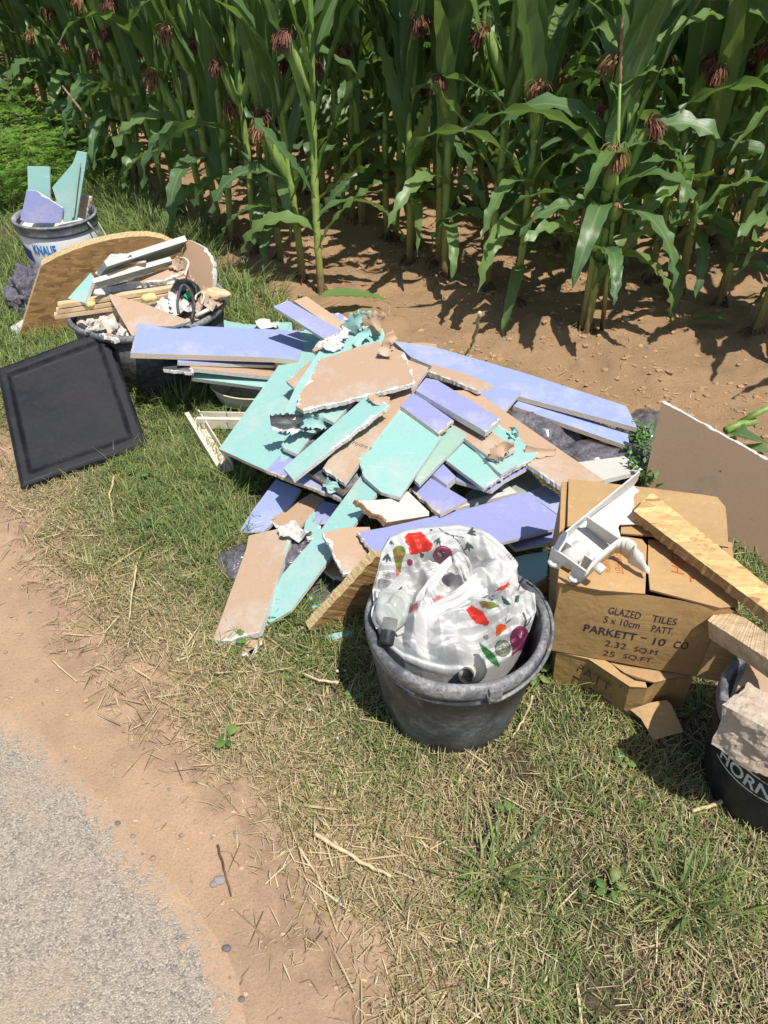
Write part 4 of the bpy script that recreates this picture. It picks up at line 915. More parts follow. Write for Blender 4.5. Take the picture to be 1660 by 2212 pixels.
# the chipboard strip tilted on edge
def osb_on_edge():
    a = P(*Z4(790, 1440), .035); b = P(*Z4(1272, 915), .24); d = (b - a); L = d.length; d.normalize()
    side = Vector((d.y, -d.x, 0)).normalized()          # towards lower right
    nrm = (side * .94 + Vector((0, 0, -.34))); nrm = (nrm - d * nrm.dot(d)).normalized()          # broad face normal
    wide = d.cross(nrm).normalized()
    if wide.z > 0: wide = -wide
    t = .026; H = .16; mb = MB(); N = 40; rg = random.Random(4)
    for i in range(N + 1):
        p = a + d * (L * i / N); j = [Vector((rg.uniform(-1, 1), rg.uniform(-1, 1), rg.uniform(-1, 1))) * .0015 for _ in range(4)]
        h = min(H, max(.02, (p.z + .0) / max(.2, -wide.z)))
        mb.v += [tuple(p - nrm * t + j[0]), tuple(p + j[1]), tuple(p + wide * h + j[2]), tuple(p - nrm * t + wide * h + j[3])]
    for i in range(N):
        o = i * 4
        for k, m_ in ((0, 1), (1, 0), (2, 1), (3, 0)): mb.f.append([o + k, o + (k + 1) % 4, o + 4 + (k + 1) % 4, o + 4 + k]); mb.m.append(m_)
    mb.f.append([0, 3, 2, 1]); mb.m.append(1); mb.f.append([N * 4 + k for k in range(4)]); mb.m.append(1)
    o = mb.build('chipboard_strip', [MAT['osbdark'], MAT['osblight']], None); fix_normals(o)
    tag(o, 'strand board strip tilted on its edge in front of the heap', 'chipboard')
osb_on_edge()
board('plasterboard', 'teal offcut on the grass between white bag and cardboard box', Z6, [(-40, 1130), (60, 1100), (212, 1078), (205, 1240), (110, 1300), (20, 1330)], .05, 'teal')
board('card_scrap', 'brown cardboard flap poking out behind the grey bucket', Z6, [(90, 1340), (205, 1275), (215, 1330), (150, 1400)], [(90, 1340, .10), (205, 1275, .12), (150, 1400, .06)], 'card', core='carddark', thick=.005, cat='cardboard', group=None)
# ================================================================ RIGHT SIDE: bucket, bag, boxes, beam, stone
def bucket(name, label, c, rb, rt, h, mat, rimmat, handle=True, group=None):
    root = thing(name, label, 'bucket', (c[0], c[1], 0), group); C = Vector((c[0], c[1], 0))
    j = lambda a, z: .0016 * sin(2 * a + 1) + .001 * sin(5 * a)
    mb = MB(); mb.lathe([(0, .004), (rb - .02, .004), (rb - .006, .0), (rb, .008), (rb + (rt - rb) * .40, h * .40), (rb + (rt - rb) * .78, h * .78), (rb + (rt - rb) * .78 + .0022, h * .785),
                        (rb + (rt - rb) * .80 + .0022, h * .80), (rb + (rt - rb) * .80, h * .805), (rb + (rt - rb) * .90, h * .90), (rt - .012, h - .012), (rt - .018, h - .010), (rt - .022, h * .9), (rb - .006, .015), (0, .012)], C, 96, jit=j)
    b = mb.build('body', MAT[mat], root, True)
    mb = MB(); mb.lathe([(rt - .013, h - .042), (rt - .003, h - .040), (rt, h - .030), (rt + .001, h - .008), (rt - .003, h), (rt - .010, h + .002), (rt - .017, h - .002), (rt - .018, h - .014)], C, 96, jit=j)
    mb.build('rim', MAT[rimmat], root, True)
    return root
GB = P(988, 1330, .30); GBC = (GB.x, GB.y); GBR = .202
gb = bucket('mortar_bucket', 'dark grey mortar bucket holding a bag with vegetable print', GBC, .158, GBR, .30, 'bucket', 'rim')
C0 = Vector((GBC[0], GBC[1], 0))
hp = [C0 + Vector((cos(a) * (GBR + .007), sin(a) * (GBR + .007), .262 + .03 * t + .012 * sin(t * 3.1))) for t, a in [(i / 24, radians(-72 + 100 * i / 24)) for i in range(25)]]
mb = MB(); mb.tube(hp, .0042, 8); e = hp[0]; mb.tube([e, e + Vector((-.012, -.004, .012)), e + Vector((-.016, .006, .022)), e + Vector((-.004, .012, .024))], .005, 8); mb.build('handle', MAT['rim'], gb, True)
mb = MB()
for a in (-72, 30):
    d = Vector((cos(radians(a)), sin(radians(a)), 0)); mb.box(C0 + d * (GBR + .003) + Vector((0, 0, .28)), d * .006, Vector((-d.y, d.x, 0)) * .014, Vector((0, 0, .018)))
mb.build('handle_lug', MAT['rim'], gb)

# ---- the bag
def bag():
    root = thing('shopping_bag', 'white plastic carrier bag printed with vegetables stuffed in the grey bucket', 'bag', (GBC[0], GBC[1], .2))
    Tl = [(0, 720), (50, 540), (90, 340), (165, 215), (320, 150), (560, 118), (840, 98), (1060, 148), (1250, 290), (1390, 440), (1400, 640), (1480, 760), (1570, 880)]
    Bl = [(20, 1000), (60, 1130), (150, 1240), (300, 1370), (480, 1450), (690, 1510), (860, 1530), (1010, 1500), (1150, 1440), (1300, 1370), (1420, 1270), (1505, 1130), (1570, 930)]
    CP = [(0, 720, .325), (50, 540, .365), (90, 340, .40), (165, 215, .418), (320, 150, .43), (560, 118, .436), (840, 98, .436), (1060, 148, .425), (1250, 290, .40), (1390, 440, .372), (1400, 640, .335), (1480, 760, .315), (1570, 880, .300),
          (250, 400, .395), (450, 330, .408), (680, 380, .405), (950, 330, .405), (1150, 420, .385), (150, 560, .365), (330, 590, .328), (640, 620, .287), (900, 600, .290), (1130, 560, .355), (220, 800, .300), (500, 780, .297), (760, 760, .303),
          (1000, 820, .328), (1250, 760, .322), (450, 1000, .318), (720, 1050, .322), (950, 1020, .318), (1200, 1000, .312), (1420, 950, .303), (330, 1200, .298), (620, 1250, .300), (850, 1250, .292), (1080, 1220, .298), (1300, 1180, .300), (1480, 1050, .296),
          (60, 1130, .293), (150, 1240, .286), (300, 1370, .280), (480, 1450, .276), (690, 1510, .272), (860, 1530, .270), (1010, 1500, .268), (1150, 1440, .264), (1300, 1370, .258), (1420, 1270, .262), (1505, 1130, .275), (20, 1000, .300)]
    cpx = np.array([[c[0] / 400, c[1] / 400] for c in CP]); cz_ = np.array([c[2] for c in CP]); nC = len(CP)
    def tps(r2): return np.where(r2 > 1e-12, r2 * np.log(np.maximum(r2, 1e-12)), 0)
    Kc = tps(((cpx[:, None] - cpx[None]) ** 2).sum(-1)) + np.eye(nC) * .02; Pc = np.hstack([np.ones((nC, 1)), cpx]); Mc = np.block([[Kc, Pc], [Pc.T, np.zeros((3, 3))]])
    wc = np.linalg.solve(Mc, np.concatenate([cz_, np.zeros(3)]))
    def zat(x, y): q = np.array([x / 400, y / 400]); return float(tps(((cpx - q) ** 2).sum(1)) @ wc[:nC] + wc[nC] + q @ wc[nC + 1:])
    def lerpl(Ls, s): f = s * (len(Ls) - 1); i = min(int(f), len(Ls) - 2); f -= i; return (Ls[i][0] + (Ls[i + 1][0] - Ls[i][0]) * f, Ls[i][1] + (Ls[i + 1][1] - Ls[i][1]) * f)
    N = 260
    rgc = random.Random(12); FOLD = []
    for k in range(16):
        th = rgc.uniform(0, pi); wl = rgc.choice((.022, .03, .04, .055, .075, .10)); FOLD.append((cos(th), sin(th), wl, rgc.uniform(0, 9), wl * rgc.uniform(.13, .22), rgc.uniform(0, 50)))
    def crease(p):
        wx = mnoise.noise(p * 6) * .03; wy = mnoise.noise(p * 6 + Vector((5, 2, 1))) * .03; h = 0
        for cx, cy, wl, ph, am, sd_ in FOLD:
            m = mnoise.noise(Vector((p.x * 7 + sd_, p.y * 7, p.z * 5))); m = max(0, m + .12) * 1.7
            if m <= 0: continue
            f = ((p.x + wx) * cx + (p.y + wy + .5 * p.z) * cy) / wl + ph; f -= math.floor(f); h += am * m * (1 - 2 * abs(f - .5)) if True else 0
        return h * 2.8 - .024
    def pos(s, t):
        T, B = lerpl(Tl, s), lerpl(Bl, s)
        if t < .06:
            k = 1 - t / .06; p = P(*BB(*T), zat(*T)); return p + Vector((0, .05 * sin(k * 1.5), -.16 * k * k))
        if t > .95:
            k = (t - .95) / .05; p = P(*BB(*B), zat(*B)); return p + Vector((0, 0, -.13 * k)) + (Vector((GBC[0], GBC[1], p.z)) - p) * .10 * k
        u = (t - .06) / .89; x, y = T[0] + (B[0] - T[0]) * u, T[1] + (B[1] - T[1]) * u; p = P(*BB(x, y), zat(x, y))
        e = min(1, u / .12, (1 - u) / .10, s / .05, (1 - s) / .05); v = (Vector((0, -.35, .95))).normalized()
        return p + v * crease(p) * max(.25, e) * (.6 if u < .28 else 1)
    shapes = []
    def poly(mat, pts): shapes.append((mat, [BB(*p) for p in pts]))
    def ell(mat, c, a, b, rot=0, n=20, f=None):
        pts = []
        for k in range(n):
            th = 2 * pi * k / n; x = a * cos(th); y = b * sin(th)
            if f: x *= f(th); y *= f(th)
            pts.append((c[0] + x * cos(rot) - y * sin(rot), c[1] + x * sin(rot) + y * cos(rot)))
        poly(mat, pts)
    def line(mat, pts, w):
        for (x0, y0), (x1, y1) in zip(pts[:-1], pts[1:]):
            L = sqrt((x1 - x0) ** 2 + (y1 - y0) ** 2); nx, ny = -(y1 - y0) / L * w / 2, (x1 - x0) / L * w / 2
            poly(mat, [(x0 + nx, y0 + ny), (x1 + nx, y1 + ny), (x1 - nx, y1 - ny), (x0 - nx, y0 - ny)])
    poly('bagred', [(305, 205), (340, 165), (470, 150), (520, 200), (545, 235), (582, 270), (570, 320), (530, 345), (480, 350), (420, 370), (365, 375), (350, 325), (355, 290), (320, 260)])
    ell('bagleaf', (476, 378), 20, 26)
    ell('baggreen', (258, 345), 62, 62, 0); poly('baggreen', [(196, 350), (318, 350), (285, 450), (270, 550), (235, 520), (210, 420)]); ell('bagpit', (255, 378), 30, 38)
    poly('bagpink', [(225, 490), (250, 520), (262, 570), (240, 590), (222, 540)])
    ell('bagpurple', (678, 375), 95, 90); ell('bagwhite', (650, 370), 26, 12, .8); ell('bagwhite', (690, 350), 14, 5, .2); line('bagpink', [(610, 420), (660, 450), (720, 440), (755, 400)], 6); line('bagpink', [(620, 330), (670, 302), (730, 310)], 6)
    ell('bagpurple', (360, 447), 30, 34); ell('bagleaf', (567, 137), 12, 10)
    line('bagleaf', [(645, 120), (690, 160), (780, 200), (840, 255), (880, 330), (910, 385)], 9); line('bagleaf', [(700, 160), (790, 190), (880, 205)], 8)
    for cx, cy, ro, s_ in ((645, 215, 2.0, 1), (925, 165, -.3, 1.1), (915, 260, 1.3, 1.15), (870, 360, 1.6, .9), (145, 370, 1.7, 1.1), (180, 240, 1.6, .6)):
        for da in (-.55, 0, .55): ell('bagleaf', (cx + 32 * s_ * cos(ro + da), cy + 32 * s_ * sin(ro + da)), 42 * s_, 12 * s_, ro + da, 8)
    poly('bagred', [(900, 900), (960, 862), (1010, 890), (1060, 915), (1100, 980), (1128, 1030), (1110, 1062), (1060, 1052), (1000, 1035), (950, 980)])
    poly('bagred', [(1170, 730), (1230, 680), (1310, 625), (1325, 660), (1270, 710)])
    poly('baggreen', [(1025, 830), (1080, 815), (1180, 835), (1225, 870), (1150, 895), (1050, 885)]); ell('bagpit', (1085, 865), 35, 20)
    poly('bagorange', [(1195, 1060), (1240, 1032), (1285, 1050), (1292, 1085), (1240, 1130), (1195, 1165), (1185, 1130)]); line('bagleaf', [(1285, 1040), (1330, 995)], 10); line('bagleaf', [(1280, 1030), (1290, 985)], 8)
    ell('bagpurple', (1418, 1180), 92, 125, .2); poly('bagpurple', [(1350, 1260), (1420, 1300), (1340, 1350)]); line('bagleaf', [(1470, 1070), (1480, 1000), (1450, 930)], 22); line('bagleaf', [(1490, 1060), (1530, 980)], 14); line('bagwhite', [(1410, 1140), (1430, 1175), (1440, 1110)], 7)
    ell('bagleaf', (1255, 1275), 76, 84); ell('bagcuke', (1255, 1275), 68, 76)
    for k in range(9): ell('baglight', (1255 + 28 * cos(k * .7), 1270 + 36 * sin(k * .7)), 5, 14, k * .7 + 1.57, 6)
    poly('baggrass', [(1025, 1215), (1060, 1240), (1140, 1300), (1200, 1370), (1225, 1440), (1190, 1452), (1120, 1395), (1060, 1310)]); ell('bagcuke', (1092, 1170), 28, 24)
    poly('bagleaf', [(1235, 765), (1290, 800), (1345, 855), (1300, 862), (1260, 840)]); poly('bagleaf', [(1380, 770), (1420, 760), (1410, 830), (1370, 840)])
    for c in ((1130, 790), (1150, 808), (1160, 770)): ell('bagleaf', c, 12, 9)
    for k in range(7): line('bagleaf', [(95 + k * 2, 545 + k * 16), (165 + k * 2, 535 + k * 16)], 5)
    for k in range(4): line('bagleaf', [(1270 + k * 28, 400 + k * 10), (1310 + k * 25, 360 + k * 10)], 6)
    poly('bagpink', [(580, 800), (640, 760), (690, 770), (650, 840), (600, 850)]); poly('bagpink', [(340, 880), (440, 830), (440, 900), (350, 940)])
    names = ['bagwhite'] + sorted(set(s_[0] for s_ in shapes) - {'bagwhite'}); idx = {k: i for i, k in enumerate(names)}
    mb = MB(); vs = [pos(i / (N - 1), j / (N - 1)) for j in range(N) for i in range(N)]; mb.v = [tuple(v) for v in vs]
    V = np.array(mb.v); fc = []
    for j in range(N - 1):
        for i in range(N - 1): a = j * N + i; mb.f.append([a, a + 1, a + N + 1, a + N])
    F = np.array(mb.f); Cc = V[F].mean(1); dep = Cc[:, 1] * CT + (1.55 - Cc[:, 2]) * ST
    px = 830 + Cc[:, 0] * FPX / dep; py = 1106 - FPX * ((Cc[:, 2] - 1.55) * CT + Cc[:, 1] * ST) / dep
    mi = np.zeros(len(F), int)
    for mat, pg in shapes:
        inside = np.zeros(len(F), bool); x0, y0 = pg[-1]
        for x1, y1 in pg:
            cnd = ((y0 > py) != (y1 > py)) & (px < (x1 - x0) * (py - y0) / ((y1 - y0) or 1e-9) + x0); inside ^= cnd; x0, y0 = x1, y1
        mi[inside] = idx[mat]
    mb.m = mi.tolist(); mb.build('bag_body', [MAT[k] for k in names], root, True)
    def ribbon(name, pts, seed, fold=.35):
        sp = [P(*BB(x, y), z + .018) for x, y, z, _ in pts]; ws = [q[3] for q in pts]; path = []; wid = []
        for i in range(len(sp) - 1):
            p_1, p0, p1, p2 = sp[max(i - 1, 0)], sp[i], sp[i + 1], sp[min(i + 2, len(sp) - 1)]
            for k in range(10):
                t = k / 10; path.append(.5 * ((2 * p0) + (p1 - p_1) * t + (2 * p_1 - 5 * p0 + 4 * p1 - p2) * t * t + (3 * p0 - p_1 - 3 * p1 + p2) * t ** 3)); wid.append(ws[i] + (ws[i + 1] - ws[i]) * t)
        path.append(sp[-1]); wid.append(ws[-1]); n = len(path); cols = 13; mb = MB()
        for i, p in enumerate(path):
            t = (path[min(i + 1, n - 1)] - path[max(i - 1, 0)]).normalized(); v = (CAM - p).normalized(); s_ = t.cross(v).normalized(); u_ = s_.cross(t)
            for c in range(cols):
                k = (c / (cols - 1) - .5) * 2; cre = abs(mnoise.noise(Vector((k * 2.2 + seed, i * .05, seed)))) * 2 + .5 * mnoise.noise(Vector((k * 5, i * .16, seed + 3)))
                mb.v.append(tuple(p + s_ * k * wid[i] / 2 + u_ * (cre - .4) * wid[i] * fold))
        for i in range(n - 1):
            for c in range(cols - 1): a = i * cols + c; mb.f.append([a, a + 1, a + cols + 1, a + cols]); mb.m.append(0)
        mb.build(name, MAT['bagwhite'], root, True)
    ribbon('bag_handle', [(235, 1140, .300, .008), (420, 1020, .325, .02), (640, 900, .345, .034), (860, 790, .365, .042), (1060, 650, .380, .052), (1230, 560, .385, .05), (1330, 490, .385, .03), (1395, 450, .38, .010)], 2, .30)
    ribbon('bag_handle', [(800, 365, .42, .02), (860, 440, .415, .032), (910, 560, .385, .03), (930, 660, .365, .018)], 5, .3)
    ribbon('bag_handle', [(770, 400, .41, .012), (650, 540, .39, .022), (540, 700, .365, .022), (500, 800, .345, .036), (500, 900, .325, .04)], 8, .3)
    ribbon('bag_fold', [(60, 1080, .300, .012), (15, 930, .315, .012), (120, 780, .335, .020), (330, 560, .385, .02)], 11, .3)
    return root
bag()
def bottle(label, a, b, za, zb, R, mat, capmat, capl=.03, band=None):
    A = P(*BB(*a), za); B = P(*BB(*b), zb); d = (B - A); L = d.length; root = thing('bottle', label, 'bottle', A)
    mb = MB(); mb.lathe([(0, 0), (R * .9, .0), (R, .01), (R, L * .52), (R * .95, L * .60), (R * .72, L * .69), (R * .46, L * .75), (R * .42, L)], A, 32, axis=d); mb.build('body', MAT[mat], root, True)
    if capmat:
        mb = MB(); mb.lathe([(0, L + .012), (R * .40, L + .012), (R * .45, L + .008), (R * .45, L - capl), (R * .43, L - capl - .003), (R * .2, L - capl - .003)], A, 28, axis=d); mb.build('cap', MAT[capmat], root, True)
    if band:
        mb = MB(); mb.lathe([(R * .44, L - .012), (R * .455, L - .014), (R * .47, L - .05), (R * .45, L - .052)], A, 28, axis=d); mb.build('label_band', MAT[band], root, True)
    return root
bottle('clear glass bottle with black cap at the left of the bag', (222, 735), (138, 1190), .372, .318, .0355, 'glass', 'black', .042)
MAT['greyglass'] = NB('smoky_glass').set((.20, .22, .20), .1, Transmission_Weight=.5)
bottle('grey bottle neck with a cream band at the front of the bag', (985, 1390), (900, 1540), .205, .298, .036, 'greyglass', None, band='cream')

# ---- upper box with its open top flaps
def lettering(o, A, B, up, rows, mat, warp):
    """rows: (text, u0, u1, v, h) along A->B in metres"""
    ux = (B - A).normalized()
    for s_, u0, u1, v, h, kw in rows: put_text(s_, A + ux * u0 + up * v, ux, up, u1 - u0, mat, o, height=h, lift=.0008, warp=warp, **kw)
BX0 = P(1182, 1403, .14); BX = Vector((BX0.x, BX0.y, 0)); ex = Vector((.352, -.085, 0)); ey = Vector((.066, .347, 0)); Zb, Zt = .14, .366
def upper_box():
    root = thing('cardboard_box', 'open cardboard box with dark tile lettering on its front', 'box', BX + (ex + ey) / 2 + Vector((0, 0, Zb))); z = Vector((0, 0, 1)); t = .005
    ux = ex.normalized(); uy = ey.normalized(); mb = MB()
    def wall(p, d, nrm):                     # slightly bowed wall panel
        n = 14
        for side in (0, 1):
            for j in range(6):
                for i in range(n):
                    s_ = i / (n - 1); h = j / 5; bow = .006 * sin(pi * s_) * sin(pi * h)
                    mb.v.append(tuple(p + d * s_ + z * (Zb + (Zt - Zb) * h) + nrm * (bow - t * side)))
        o = len(mb.v) - 12 * n
        for side in (0, 1):
            for j in range(5):
                for i in range(n - 1): a = o + side * 6 * n + j * n + i; mb.f.append([a, a + 1, a + n + 1, a + n][::(1 if side == 0 else -1)]); mb.m.append(0)
        for i in range(n - 1): a = o + 5 * n + i; b_ = a + 6 * n; mb.f.append([a, a + 1, b_ + 1, b_]); mb.m.append(1)
    wall(BX, ex, -uy * 1.0 if uy.y > 0 else uy); wall(BX + ex, ey, ux); wall(BX + ey + ex, -ex, uy); wall(BX + ey, -ey, -ux)
    mb.prism([BX + z * (Zb + .002), BX + ex + z * (Zb + .002), BX + ex + ey + z * (Zb + .002), BX + ey + z * (Zb + .002)], z * .005)
    body = mb.build('box_body', [MAT['card'], MAT['carddark']], root, False)
    A = BX + z * Zb + uy * (-.0085 + .0); B = A + ex; W_ = ex.length; H_ = Zt - Zb
    # positions measured on the front face
    def uv(px, py):
        p = onplane(px, py, BX, uy); q = p - BX; return q.dot(ux), q.z - Zb
    rows = []
    for s_, l, r, kw in (('GLAZED', (607, 1465), (815, 1500), {}), ('TILES', (890, 1510), (1050, 1530), {}), ('5 x 10cm', (577, 1520), (808, 1560), {}), ('PATT.', (888, 1570), (1028, 1592), {}),
                     ('PARKETT', (445, 1585), (785, 1640), {'bold': .012}), ('-', (818, 1625), (856, 1632), {'bold': .01}), ('10', (897, 1655), (975, 1668), {'bold': .012}), ('CO', (1030, 1675), (1122, 1688), {'bold': .012}),
                     ('2.32', (583, 1675), (720, 1702), {}), ('SQ.M', (772, 1712), (922, 1735), {}), ('25', (570, 1745), (645, 1760), {}), ('SQ.FT.', (702, 1762), (900, 1795), {})):
        u0, v0 = uv(*Z6(*l)); u1, v1 = uv(*Z6(*r)); hh = .003 if s_ == '-' else (.024 if 'bold' in kw else .0205)
        rows.append((s_, u0, u1, (v0 + v1) / 2 + (.006 if s_ == '-' else 0), hh, kw))
    lettering(body, BX + z * Zb, BX + ex + z * Zb, z, rows, MAT['ink'], lambda p: .006 * sin(pi * (p - BX).dot(ux) / W_) * sin(pi * (p.z - Zb) / H_))
    mb = MB(); u0, v0 = uv(*Z6(1255, 1660)); mb.box(BX + ux * (u0 + .036) + z * (Zb + H_ * .48) - uy * .0055, ux * .034, uy * .0006, z * H_ * .46); mb.build('tape', m_simple('wrinkled_tape', (.40, .25, .11), (.55, .37, .19), 1.0, .35, (8, 8, 140)), body)
    # inside: dark floor of contents below the flaps
    mb = MB(); mb.prism([BX + ux * .01 + uy * .01 + z * (Zt - .05), BX + ex - ux * .01 + uy * .01 + z * (Zt - .05), BX + ex + ey - ux * .01 - uy * .01 + z * (Zt - .05), BX + ey + ux * .01 - uy * .01 + z * (Zt - .05)], -z * .004); mb.build('inner_flap', MAT['carddark'], root)
    def flap(pts, zf, anch, seed, mat='cardin'):
        p0, n = plane_of(zf, anch, pts)
        o, _, _ = board('top_flap', 'f%d' % seed, zf, pts, anch, mat, core='carddark', thick=.005, parent=root, step=.03, seed=seed)
        return o, p0, n
    zt = Zt
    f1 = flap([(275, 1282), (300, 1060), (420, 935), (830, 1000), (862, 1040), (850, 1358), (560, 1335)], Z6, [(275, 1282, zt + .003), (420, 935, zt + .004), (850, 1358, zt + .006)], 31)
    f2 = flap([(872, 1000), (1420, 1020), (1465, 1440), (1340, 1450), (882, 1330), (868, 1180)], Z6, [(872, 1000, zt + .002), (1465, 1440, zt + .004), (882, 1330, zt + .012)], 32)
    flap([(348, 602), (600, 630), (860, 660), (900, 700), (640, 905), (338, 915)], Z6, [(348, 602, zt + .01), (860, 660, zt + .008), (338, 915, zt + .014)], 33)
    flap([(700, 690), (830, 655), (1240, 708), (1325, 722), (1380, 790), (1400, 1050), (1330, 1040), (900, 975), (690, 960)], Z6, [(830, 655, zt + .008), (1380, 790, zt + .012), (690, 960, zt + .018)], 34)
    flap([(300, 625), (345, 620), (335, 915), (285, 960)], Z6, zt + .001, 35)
    mb = MB()
    for s_, o_, d_, w_ in (('ECHHEIT', (628, 1090), (690, 1228), 0), ('L NACH', (575, 1130), (612, 1215), 0)): pass
    def on(f, x, y): return onplane(*Z6(x, y), f[1], f[2])
    def ink(f, t, p_, q_, up_, h_, kx=1.0):
        a_, b_, c_ = on(f, *p_), on(f, *q_), on(f, *up_); d_ = (b_ - a_).normalized(); u_ = c_ - a_; u_ = u_ - d_ * u_.dot(d_); put_text(t, a_, d_, u_, (b_ - a_).length * kx, MAT['redink'], root, height=h_, lift=.0009 if d_.cross(u_.normalized()).dot(f[2]) > 0 else -.0009, bold=-.012)
    ink(f1, 'EUCHHEIT', (640, 1090), (658, 1228), (690, 1222), .017); ink(f1, 'I NACH', (572, 1130), (584, 1215), (615, 1212), .014); ink(f2, 'HIER', (1105, 1235), (1108, 1085), (1050, 1235), .027); ink(f2, '-', (1155, 1285), (1155, 1250), (1120, 1285), .003)
upper_box()
def lower_box():
    root = thing('cardboard_box', 'squashed lower cardboard box with a bent down flap', 'box', (.55, 1.25, 0)); z = Vector((0, 0, 1)); H = .135
    pts = [P(*B2(-30, 75), H), P(*B2(340, 160), H), P(*B2(820, 480), H), P(*B2(1020, 500), H), P(*B2(1110, 440), H - .004), P(*B2(1370, 380), H), P(*B2(1550, 388), H), Vector((.78, 1.38, H)), Vector((.45, 1.47, H))]
    bot = []
    for p in pts: q = p.copy(); q.z = 0; bot.append(q + Vector((.012, .012, 0)))
    n = len(pts); mb = MB()
    for (a, b, c, d) in [(pts[i], pts[i + 1], bot[i + 1], bot[i]) for i in range(n - 1)] + [(pts[-1], pts[0], bot[0], bot[-1])]:
        m = 6; o = len(mb.v); nr = (b - a).cross(z).normalized()
        for j in range(m):
            for i in range(m):
                s_, h = i / (m - 1), j / (m - 1); p = (a.lerp(b, s_)).lerp(d.lerp(c, s_), h); mb.v.append(tuple(p + nr * .002 * sin(pi * h) * mnoise.noise(p * 12)))
        for j in range(m - 1):
            for i in range(m - 1): k = o + j * m + i; mb.f.append([k, k + 1, k + m + 1, k + m]); mb.m.append(0)
    body = mb.build('box_body', MAT['card'], root)
    c1 = [P(*B2(-30, 75), H), P(*B2(340, 160), H + .002), P(*B2(820, 478), H + .003), P(*B2(1022, 492), H + .002), P(*B2(1000, 430), H + .004), P(*B2(880, 410), H + .006), P(*B2(720, 320), H + .004), P(*B2(600, 210), H + .004), P(*B2(300, 60), H)]
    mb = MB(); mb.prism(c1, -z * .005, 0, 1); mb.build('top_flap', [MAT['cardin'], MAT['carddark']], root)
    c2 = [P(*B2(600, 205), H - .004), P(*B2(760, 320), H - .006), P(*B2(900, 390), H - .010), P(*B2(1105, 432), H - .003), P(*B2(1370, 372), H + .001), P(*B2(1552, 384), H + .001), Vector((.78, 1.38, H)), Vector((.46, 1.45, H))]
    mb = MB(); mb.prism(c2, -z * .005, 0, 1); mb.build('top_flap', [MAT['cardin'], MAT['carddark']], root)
    board('side_flap', '', B2, [(820, 745), (990, 690), (1060, 665), (1245, 635), (1300, 680), (1445, 1005), (1270, 1050), (1090, 1105), (1020, 970), (950, 850)], [(820, 745, .055), (1245, 635, .075), (1090, 1105, .02)], 'cardin', core='carddark', thick=.004, parent=root, seed=7)
    a = bot[0] * .35 + bot[1] * .0
    A = pts[1]; B = pts[2]; ux = (B - A).normalized(); nr = ux.cross(z)
    put_text('PATT.', A + ux * -.02 - z * .058 + nr * .0022, ux, z, .10, MAT['ink'], body, height=.03)
    put_text('cm', A - ux * .12 - z * .045 + nr * .004, (pts[1] - pts[0]).normalized(), z, .05, MAT['ink'], body, height=.022)
    mb = MB()
    for k, (u, w_) in enumerate(((-.02, .03), (.03, .02), (.07, .035), (.12, .02))): mb.box(A + ux * u - z * .085 + nr * .002, ux * w_ * .4, nr * .0006, z * .003)
    mb.build('printed_text', MAT['ink'], body)
lower_box()
board('card_scrap', 'crumpled brown cardboard flap between the boxes and the black bucket', Z7, [(1340, 540), (1450, 600), (1440, 650), (1390, 750), (1330, 700)], [(1340, 540, .16), (1450, 600, .16), (1390, 750, .08)], 'cardin', core='carddark', thick=.004, cat='cardboard', group=None)

